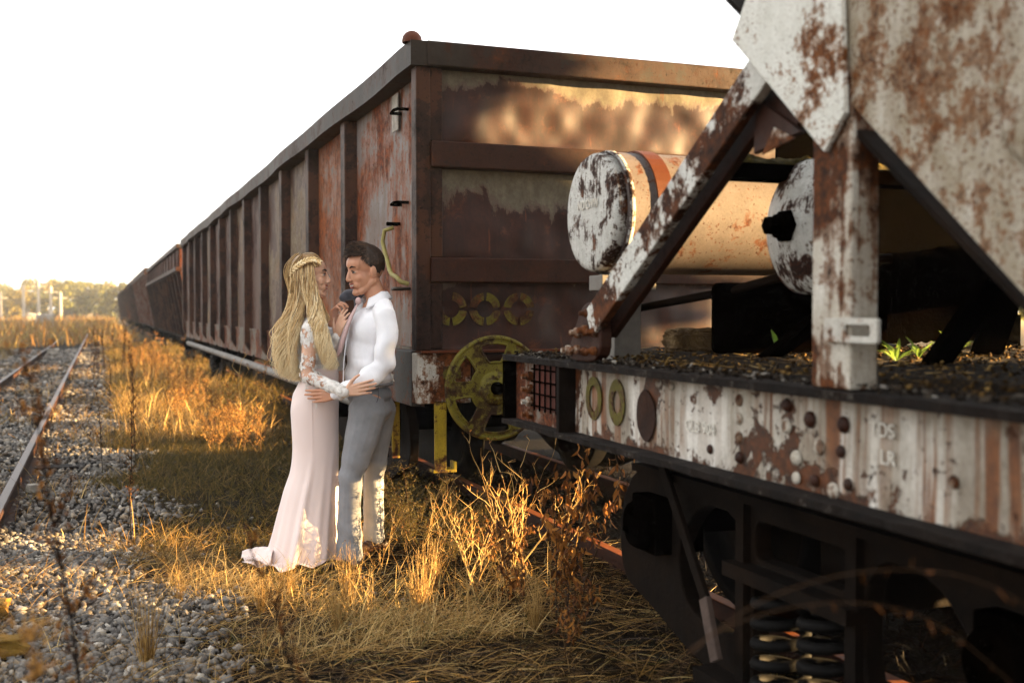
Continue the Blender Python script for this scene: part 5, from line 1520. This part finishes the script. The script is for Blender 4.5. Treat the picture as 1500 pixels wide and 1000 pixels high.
stones('gravel', scat(1300, -3.4, -2.4, 7.5, 30, 25), (.03, .06), MST, 25)

# ---- weeds as individual plants
def tube_list(name, curves, radii, mat_, parent, tint, ns=4):
    V = []; F = []; T = []
    for c, r_, t in zip(curves, radii, tint):
        c = [Vector(p) for p in c]; b0 = len(V); m_ = len(c)
        for i, p in enumerate(c):
            d = (c[min(i + 1, m_ - 1)] - c[max(i - 1, 0)]).normalized(); a = d.cross(Vector((.3, .9, .2))).normalized(); b = d.cross(a)
            for k in range(ns):
                an = 2 * PI * k / ns; V.append(p + (a * math.cos(an) + b * math.sin(an)) * r_[i]); T.append(t)
        for i in range(m_ - 1):
            for k in range(ns): F.append((b0 + i * ns + k, b0 + i * ns + (k + 1) % ns, b0 + (i + 1) * ns + (k + 1) % ns, b0 + (i + 1) * ns + k))
    o = np_mesh(name, V, F, mat_, True, parent)
    at = o.data.attributes.new('tint', 'FLOAT', 'POINT'); at.data.foreach_set('value', np.array(T, dtype=np.float32))
    return o
def leaf_list(name, items, mat_, parent):
    """items: (pos, dir, normal, length, width, tint) -> folded 2x2-quad leaves"""
    V = []; F = []; T = []
    for p, d, nn, L, w_, t in items:
        d = Vector(d).normalized(); nn = Vector(nn); s = d.cross(nn)
        if s.length < 1e-3: s = d.orthogonal()
        s.normalize(); nn = s.cross(d); b = len(V)
        for k, (u, ww) in enumerate(((0, .15), (.35, 1), (.75, .75), (1, .05))):
            c = Vector(p) + d * L * u - nn * L * .35 * u * u
            V += [c - s * w_ * ww * .5 + nn * w_ * .22 * ww, c, c + s * w_ * ww * .5 + nn * w_ * .22 * ww]; T += [t] * 3
        for k in range(3):
            for j in range(2): F.append((b + k * 3 + j, b + k * 3 + j + 1, b + k * 3 + 4 + j, b + k * 3 + 3 + j))
    o = np_mesh(name, V, F, mat_, True, parent)
    at = o.data.attributes.new('tint', 'FLOAT', 'POINT'); at.data.foreach_set('value', np.array(T, dtype=np.float32))
    return o
def rv(s=1.0): return Vector((random.gauss(0, s), random.gauss(0, s), random.gauss(0, s)))
def grow(p, d, L, n, wob):
    pts = [Vector(p)]; d = Vector(d).normalized()
    for k in range(n): d = (d + rv(wob)).normalized(); pts.append(pts[-1] + d * L / n)
    return pts
def weed(kind, seed, label, cat, name, group):
    random.seed(seed)
    t = thing(name, label, cat, (0, 0, 0), 0, group)
    cv = []; rd = []; tn = []; lf = []
    def br(p, d, L, n, r0, wob, tt):
        c = grow(p, d, L, n, wob); cv.append(c); rd.append([r0 * (1 - .8 * k / n) for k in range(n + 1)]); tn.append(tt); return c
    sm, lm = STEM, ORLEAF
    if kind == 'orange':
        for s in range(random.choice((3, 4, 5))):
            c = br(rv(.03) * 1, (random.gauss(0, .22), random.gauss(0, .22), 1), random.uniform(.45, .75), 8, .004, .09, random.random())
            for i in range(2, 9):
                for _ in range(2):
                    a = random.uniform(0, 2 * PI); L = random.uniform(.06, .18) * (1.1 - i / 12)
                    b = br(c[i], (math.cos(a), math.sin(a), 1.1), L, 4, .0022, .15, random.random())
                    for q in b[1:]:
                        for _ in range(4): lf.append((q + rv(.010), rv(), rv(), random.uniform(.008, .022), random.uniform(.004, .009), random.random()))
    elif kind == 'twiggy':
        sm = STRAW
        for s in range(random.choice((2, 3, 4))):
            c = br(rv(.03), (random.gauss(0, .2), random.gauss(0, .2), 1), random.uniform(.35, .60), 7, .0038, .10, random.uniform(.5, .95))
            for i in range(2, 8):
                a = random.uniform(0, 2 * PI)
                b = br(c[i], (math.cos(a) * .8, math.sin(a) * .8, 1), random.uniform(.06, .18), 4, .0024, .16, random.uniform(.5, .95))
                for _ in range(2):
                    b2 = br(b[random.choice((2, 3, 4))], rv(.6) + Vector((0, 0, 1)), random.uniform(.02, .06), 2, .0018, .2, .8)
                    lf.append((b2[-1], rv(), rv(), .016, .008, random.random()))
        lm = BRLEAF
    elif kind == 'curled':
        lm = BRLEAF
        for s in range(3):
            c = br(rv(.03), (random.gauss(0, .22), random.gauss(0, .22), 1), random.uniform(.55, .9), 9, .005, .08, random.random() * .5)
            for i in range(3, 10):
                for _ in range(2):
                    a = random.uniform(0, 2 * PI)
                    b = br(c[i], (math.cos(a), math.sin(a), .5), random.uniform(.05, .15), 4, .0025, .2, random.random() * .6)
                    for q in b[1::2]:
                        for _ in range(2 if random.random() < .8 else 5): lf.append((q + rv(.012), rv(.4) + Vector((0, 0, -1)), rv(), random.uniform(.03, .065), random.uniform(.012, .024), random.random()))
    elif kind == 'dark':
        sm = DSTEM; lm = BRLEAF
        c = br((0, 0, 0), (.0, .0, 1), 1.0, 12, .0055, .035, .3)
        for i in range(3, 13):
            for _ in range(4):
                a = random.uniform(0, 2 * PI)
                b = br(c[i], (math.cos(a) * .5, math.sin(a) * .5, 1), random.uniform(.05, .16) * (1.3 - i / 14), 4, .0022, .12, random.random())
                for q in b[1:]:
                    for _ in range(2): lf.append((q + rv(.004), rv(.5) + Vector((0, 0, .7)), rv(), random.uniform(.008, .018), random.uniform(.004, .008), random.random() * .8))
    elif kind == 'plume':
        c = br((0, 0, 0), (random.gauss(0, .12), 0, 1), 1.0, 12, .004, .04, .6)
        for i in range(9, 13):
            for _ in range(14):
                b = br(c[i], rv(.5) + Vector((0, 0, 1)), random.uniform(.03, .08), 3, .0018, .1, .7)
                for q in b[1:]: lf.append((q, rv(.5) + Vector((0, 0, .8)), rv(), random.uniform(.014, .028), .006, random.uniform(.5, 1)))
    elif kind == 'fern':
        lm = GRASS
        for s in range(7):
            c = br(rv(.04), (random.gauss(0, .3), random.gauss(0, .3), 1), random.uniform(.3, .55), 8, .003, .06, .3)
            for i in range(1, 9):
                for _ in range(4):
                    a = random.uniform(0, 2 * PI)
                    b = br(c[i], (math.cos(a), math.sin(a), .7), random.uniform(.03, .10), 3, .0014, .2, .3)
                    for q in b[1:]:
                        for _ in range(4): lf.append((q + rv(.008), rv(), rv(), random.uniform(.01, .022), .004, random.uniform(.0, .6)))
    elif kind == 'tuft':
        sm = STRAW
        for s in range(60):
            a = random.uniform(0, 2 * PI); q = abs(random.gauss(0, .16)) + .03
            c = br((.03 * math.cos(a) * random.random(), .03 * math.sin(a) * random.random(), 0), (math.cos(a) * q, math.sin(a) * q, 1), random.uniform(.18, .42), 6, .0019, .05, random.uniform(.4, .9))
            if random.random() < .35: br(c[4], rv(.5) + Vector((0, 0, .6)), .08, 3, .0014, .1, .8)
    elif kind == 'sprig':
        sm = GRN; lm = GRN
        for k in range(8):
            a = random.uniform(0, 2 * PI); lf.append(((0, 0, 0), (math.cos(a) * random.uniform(.3, 1), math.sin(a) * random.uniform(.3, 1), random.uniform(.4, 1.2)), (0, 0, 1), random.uniform(.06, .11), random.uniform(.012, .018), random.random()))
        br((0, 0, -.01), (0, 0, 1), .03, 2, .003, .05, .5)
    elif kind == 'arch':
        for s, (sc_, dy) in enumerate(((1.0, 0), (.93, .10), (.82, -.12))):
            pp = [(0, dy, 0), (0, dy, .5), (.02, dy - .01, .84), (.11, dy - .04, .96), (.24, dy - .09, 1.02), (.38, dy - .14, 1.03), (.50, dy - .18, .99), (.62, dy - .24, .88)]
            pts = [Vector(p) * sc_ for p in spl(pp, 30)]
            cv.append(pts); rd.append([.0018 * (1 - .7 * k / 29) for k in range(30)]); tn.append(.2)
            for k in range(18, 30):
                lf.append((pts[k], rv(.5) + Vector((.3, 0, -.5)), rv(), random.uniform(.01, .03), .004, random.random() * .6))
        lm = BRLEAF
    if cv: tube_list('stem', cv, rd, sm, t, tn)
    if lf: leaf_list('leaves', lf, lm, t)
    return t
def put(t, x, y, s=1.0, rz=None, z=None):
    t.location = (x, y, (gz(x, y) if z is None else z)); t.scale = (s, s, s); t.rotation_euler = (0, 0, random.uniform(0, 6.28) if rz is None else rz)
    ORG[t.name] = t.location.copy(); return t
def family(kind, seeds, spots, label, cat, name, group):
    if kind == 'arch':
        put(weed(kind, 81, label, cat, name, group), spots[0][0], spots[0][1], 1.0, 0.0); return
    protos = [weed(kind, s, label, cat, name, group) for s in seeds]
    for i, q in enumerate(spots):
        x, y, s = q[:3]; z = q[3] if len(q) > 3 else gz(x, y)
        if i < len(protos): put(protos[i], x, y, s, z=z)
        else: dup(protos[i % len(protos)], (x, y, z), random.uniform(0, 6.28), s)
r_ = random.Random(5)
sp = []
for k in range(34):
    y = 11 + 17 * r_.random() ** 1.2; sp.append((1.5 - .9 * r_.random() * min(1, (y - 7) / 10), y, r_.uniform(.7, 1.3)))
for k in range(10): sp.append((r_.uniform(.3, 1.3), r_.uniform(26, 46), r_.uniform(.9, 1.5)))
family('orange', (1, 2, 3, 4, 5), sp, 'rusty orange dry weed in the row growing along the side of the long open wagon', 'weed', 'dry_weed', 'dry orange weeds along the wagon side')
sp = [(r_.uniform(-.35, .55), r_.uniform(7, 30), r_.uniform(.6, 1.1)) for _ in range(20)] + [(-1.2, 12.5, .6), (-1.0, 11.2, .6), (-.9, 14, .6)]
family('dark', (21, 22), sp, 'thin dark weed standing on the gravel edge between the empty track and the train', 'weed', 'dark_weed', 'dark weeds on the gravel edge')
sp = [(1.50, 6.35, .8), (1.62, 5.75, 1.0), (2.05, 5.35, 1.2), (2.15, 5.7, 1.0), (1.55, 5.35, .9), (1.75, 5.2, 1.1), (1.95, 5.1, 1.15), (1.45, 5.9, .8), (1.85, 5.55, .9), (2.15, 5.0, .9), (1.65, 4.9, .7), (1.2, 5.2, .6), (2.0, 4.75, .8), (1.35, 4.75, .5)]
family('twiggy', (31, 32, 33), sp, 'pale twiggy dry stalks rising from the straw beside the couple', 'weed', 'dry_stalks', 'pale dry stalks right of the couple')
sp = [(1.86, 4.85, .72), (2.12, 4.75, .95), (1.95, 4.5, .85), (1.80, 4.15, .55), (1.95, 5.50, .34)]
family('curled', (41, 42, 43), sp, 'tall dried weed with curled brown leaves under the end of the near wagon', 'weed', 'leafy_weed', 'leafy dried weeds below the sill end')
family('fern', (51,), [(1.72, 6.25, .95), (1.95, 5.9, .8), (1.8, 5.75, .5)], 'feathery dark green weed between the man and the yellow foot step', 'weed', 'feathery_weed', 'feathery green weeds by the foot step')
family('tuft', (61,), [(.17, 4.72, .95)], 'upright tuft of pale straw growing out of the gravel, lower left', 'grass tuft', 'straw_tuft', None)
family('tuft', (62,), [(1.0, 4.9, .7), (.72, 5.35, .6), (1.15, 5.35, .8), (1.45, 5.1, .9), (1.62, 5.45, .8), (.35, 5.6, .5), (1.85, 4.6, .7), (-.75, 5.6, .6), (.9, 5.6, .55)], 'straw tuft sticking up in the sunlit dry grass in front of the couple', 'grass tuft', 'straw_tuft', 'straw tufts in front of the couple')
family('dark', (24,), [(.49, 2.55, .88)], 'blurred dark weed spike close to the camera in front of the dress', 'weed', 'dark_weed', None)
family('dark', (25,), [(-.02, 2.62, 1.3)], 'tallest blurred dark weed close to the camera at lower left', 'weed', 'dark_weed', None)
family('plume', (26, 27), [(-.10, 2.1, .85), (-.33, 2.35, .85), (-.22, 2.2, .8)], 'blurred orange plume of dry grass close to the camera at lower left', 'weed', 'grass_plume', 'blurred orange plumes at lower left')
family('sprig', (71, 72), [(2.40, 3.50, 1.3, 1.24), (2.75, 3.26, 1.0, 1.24), (2.88, 3.30, 1.0, 1.24), (2.62, 3.12, 1.0, 1.24), (3.24, 3.50, 1.2, 1.24)], 'small green sprig growing in the grit on the near wagon deck', 'sprig', 'green_sprig', 'green sprigs on the wagon deck')
random.seed(3)
family('arch', (81,), [(.76, 1.42, 1.0)], 'arching dry grass stalks close to the camera at lower right', 'weed', 'arching_stalk', None)
family('twiggy', (91,), [(1.35, 11.6, 1.7)], 'bare grey sapling leaning on the long open wagon behind the woman', 'sapling', 'bare_sapling', None)

# rocks, litter, things on the ground
YROCK = m_plain('ochre stained rock', (.38, .26, .07), (.24, .15, .06), 9, .9, .7, .01)
PROCK = m_plain('pale rock', (.52, .49, .44), (.40, .37, .33), 9, .9, .5, .01)
def rock(name, c, s, mat_, seed, lab, cat='rock'):
    m = MB()
    def f(u, v):
        th = 2 * PI * u; ph = PI * v
        q = Vector((math.sin(ph) * math.cos(th), math.sin(ph) * math.sin(th), math.cos(ph)))
        k = 1 + .28 * mn.noise(q * 1.7 + Vector((seed, 0, 0))) + .09 * mn.noise(q * 6 + Vector((seed, 0, 0)))
        q = Vector([max(-.68, min(.68, a)) for a in q])
        return Vector((q.x * s[0] * k, q.y * s[1] * k, q.z * s[2] * k)) * 1.3 + Vector(c)
    m.grid(f, 26, 14, False, True); o = m.build(name, mat_); tag(o, lab, cat); return o
rock('ochre_rock', (-.52, 5.62, .02), (.11, .07, .05), YROCK, 1, 'ochre stained rock on the gravel, the upper of two at the lower left edge')
rock('ochre_rock', (-.42, 4.98, .02), (.13, .07, .045), YROCK, 2, 'flat ochre stained rock on the gravel, the lower of two at the lower left edge')
rock('pale_rock', (-1.45, 39, .06), (.22, .18, .12), PROCK, 3, 'pale rock lying beside the far end of the empty track')
rock('pale_rock', (-.50, 9.3, .03), (.055, .045, .035), PROCK, 4, 'rounded pale rock beside the near rail of the empty track')
# grit, straw and crumbs on the near wagon deck
r0 = np.random.default_rng(44); n_ = 5200
xy = np.stack([r0.uniform(1.76, 4.2, n_), r0.uniform(1.1, 4.5, n_)], 1)
_gv = gzv; gzv = lambda x, y: np.full(np.shape(x), 1.236)
stones('deck_grit', xy, (.003, .013), m_rand('ochre grit', [(0, (.04, .025, .012)), (.5, (.14, .09, .035)), (1, (.36, .26, .12))], .9, .1), 45, (.45, .3))
xy = np.stack([r0.uniform(1.72, 1.86, 900), r0.uniform(1.1, 4.6, 900)], 1); gzv = lambda x, y: np.full(np.shape(x), 1.222)
stones('deck_grit', xy, (.004, .014), m_rand('pale flakes', [(0, (.03, .02, .014)), (.6, (.11, .09, .07)), (1, (.38, .36, .33))], .9, .1), 46, (.4, .3))
gzv = _gv
xy = np.stack([r0.uniform(1.9, 4.2, 900), r0.uniform(1.1, 4.4, 900)], 1)
blades('deck_straw', xy, (.04, .18), (.003, .006), (1.2, 1.6), STRAW, (.6, .2), K=4, z0=1.24, seed=47)
# stack of concrete sleepers far left
for j in range(5):
    for i in range(2):
        m = MB(); z = .02 + .20 * j; y = 44 + .5 * i
        m.hexa([(-7.0, y, z), (-4.45 - .1 * (j % 2), y, z), (-4.45 - .1 * (j % 2), y + .28, z), (-7.0, y + .28, z), (-7.0, y + .03, z + .17), (-4.47 - .1 * (j % 2), y + .03, z + .17), (-4.47 - .1 * (j % 2), y + .25, z + .17), (-7.0, y + .25, z + .17)])
        o = m.build('concrete_sleeper', M['concrete'], None, .01); tag(o, 'grey concrete sleeper in the low stack at the far left edge', 'sleeper', 'stacked concrete sleepers at the far left')
# pale posts far away
for i, (px, H) in enumerate(((1, 4.0), (35, 5.0), (57, 5.6), (75, 4.8), (89, 4.0))):
    a = math.atan((px - 750) / 1600.0) + R(20.68); d = 150 / math.cos(a - R(20.68)); x, y = d * math.sin(a), d * math.cos(a)
    t = thing('concrete_pole', 'pale concrete pole in front of the far trees, %s of the five' % ('leftmost', 'second from the left', 'middle one', 'fourth from the left', 'rightmost')[i], 'pole', (x, y, 0))
    MB().lathe([(.24, -.1), (.24, .4), (.22, .5), (.19, H - .2), (.16, H)], 10, 'z', (x, y, 0)).build('shaft', M['concrete'], t)
    MB().box(x - .9, x + .9, y - .08, y + .08, H - .9, H - .75).build('cross_arm', M['concrete'], t)
for i, (px, d_) in enumerate(((50, 120), (66, 95))):
    a = math.atan((px - 750) / 1600.0) + R(20.68); d = d_ / math.cos(a - R(20.68))
    rock('pale_block', (d * math.sin(a), d * math.cos(a), .5), (.75, .6, .7), PROCK, 9 + i, ('larger, farther' if i == 0 else 'nearer') + ' pale block in the orange field below the poles', 'block')

# ---- trees
def m_leaf(name, a, b, c): return m_rand(name, [(0, a), (.5, b), (1, c)], .7, .2, .35)
LGREEN = m_leaf('far tree leaves', (.07, .085, .02), (.15, .16, .04), (.28, .27, .08))
LYEL = m_leaf('yellowing tree leaves', (.16, .14, .03), (.28, .24, .06), (.42, .34, .10))
BARK = m_plain('bark', (.10, .07, .045), (.06, .042, .03), 6, .9, .7, .02)
def tree(name, label, cat, x, y, H, Rr, zb, mat_, nleaf, ls, seed, group=None, trunk_r=.12, ncl=26, loc_only=False):
    rg = np.random.default_rng(seed); random.seed(seed)
    t = thing(name, label, cat, (x, y, 0), 0, group)
    m = MB(); m.tube([(0, 0, -.1), (random.gauss(0, .06) * Rr, 0, H * .35), (random.gauss(0, .1) * Rr, random.gauss(0, .1) * Rr, H * .8)], [trunk_r, trunk_r * .75, trunk_r * .2], 8)
    cl = []
    for k in range(ncl):
        a = random.uniform(0, 2 * PI); zz = zb + (H - zb) * (k + .5) / ncl
        env = Rr * (1 - abs((zz - zb) / (H - zb) - .42) ** 2 * 1.9) * random.uniform(.25, 1.0)
        c = Vector((env * math.cos(a), env * math.sin(a), zz)); cl.append((c, Rr * random.uniform(.22, .42)))
        m.tube([(0, 0, max(.2, zz - Rr * .5)), tuple(c)], [trunk_r * .35, trunk_r * .08], 5, False)
    m.build('trunk', BARK, t, local=True)
    per = nleaf // ncl; P_ = []
    for c, cr in cl:
        v = rg.normal(0, 1, (per, 3)); v /= np.linalg.norm(v, axis=1, keepdims=True); v *= (rg.random((per, 1)) ** .45) * cr * np.array([1, 1, .7])
        P_.append(v + np.array(c))
    P_ = np.concatenate(P_); N = len(P_)
    A = rg.normal(0, 1, (N, 3)); A /= np.linalg.norm(A, axis=1, keepdims=True); B = np.cross(A, rg.normal(0, 1, (N, 3))); B /= np.linalg.norm(B, axis=1, keepdims=True)
    s = ls * rg.uniform(.6, 1.3, (N, 1))
    V = np.stack([P_ - A * s, P_ + B * s * .55, P_ + A * s, P_ - B * s * .55], 1).reshape(-1, 3)
    F = np.arange(N * 4).reshape(N, 4)
    o = np_mesh('crown', V, F, mat_, False, t)
    at = o.data.attributes.new('tint', 'FLOAT', 'POINT'); at.data.foreach_set('value', np.repeat(rg.random(N), 4).astype(np.float32))
    return t
GT = 'trees on the far horizon'
spots = [(-12, 38, 3.0, 0), (8, 34, 3.6, 0), (30, 30, 3.2, 1), (50, 43, 4.0, 0), (72, 42, 3.5, 1), (93, 40, 4.2, 0), (112, 33, 3.4, 1), (126, 40, 3.2, 0), (146, 34, 3.6, 0), (161, 40, 3.2, 1), (176, 36, 3.2, 0)]
for i, (px, hp, rr, k) in enumerate(spots):
    D = 185 + 25 * math.sin(i * 2.3); a = math.atan((px - 750) / 1600.0) + R(20.68); d = D / math.cos(a - R(20.68))
    H = 1.42 + hp * D / 1600
    tree('yellowing_tree' if k else 'green_tree', ('yellowing' if k else 'green') + ' bushy tree in the tree line on the far horizon', 'tree', d * math.sin(a), d * math.cos(a), H, rr * .9, .4, LYEL if k else LGREEN, 2200, .30, 100 + i, ('yellowing ' if k else 'green ') + GT, ncl=22)
# unseen slim tree shaped to shade the couple; unseen bushes added to shade ground
def qpos(q, X=14.0):
    az = R(SUN_AZ); t = (X - q * math.sin(az)) / math.cos(az); return (X, q * math.cos(az) - t * math.sin(az))
for i, (q, H, rr, zb, lab) in enumerate(((6.15, 5.3, .78, 2.0, 'unseen slim tree beyond the train, shaped to shade the couple'),)):
    x, y = qpos(q); tree('shade_tree', lab, 'tree', x, y, H, rr, zb, LGREEN, 11000, .10, 200 + i, ncl=60, trunk_r=.07)
for i, (q, H, rr) in enumerate(((7.35, 2.0, .50), (8.0, 2.2, .7), (8.8, 2.1, .6), (10.4, 2.0, .8), (12.0, 2.2, .8), (13.6, 2.0, .6), (17.5, 2.1, .9), (20.5, 2.1, .8))):
    x, y = qpos(q); tree('shade_bush', 'unseen leafy bush added beyond the train to shade the ground', 'bush', x, y, H, rr, .1, LGREEN, 2600, .09, 300 + i, 'added bushes beyond the train', ncl=24, trunk_r=.03)
# ------------------------------------------------------------------ haze
m = bpy.data.materials.new('haze'); m.use_nodes = True; m.node_tree.nodes.clear()
ho = m.node_tree.nodes.new('ShaderNodeOutputMaterial'); pv = m.node_tree.nodes.new('ShaderNodeVolumePrincipled')
pv.inputs['Color'].default_value = (.95, .93, .88, 1); pv.inputs['Density'].default_value = .0010; pv.inputs['Anisotropy'].default_value = .3
m.node_tree.links.new(pv.outputs[0], ho.inputs['Volume'])
hz = MB().box(-120, 120, -40, 260, -1.2, 9).build('haze', m); tag(hz, kind='stuff')
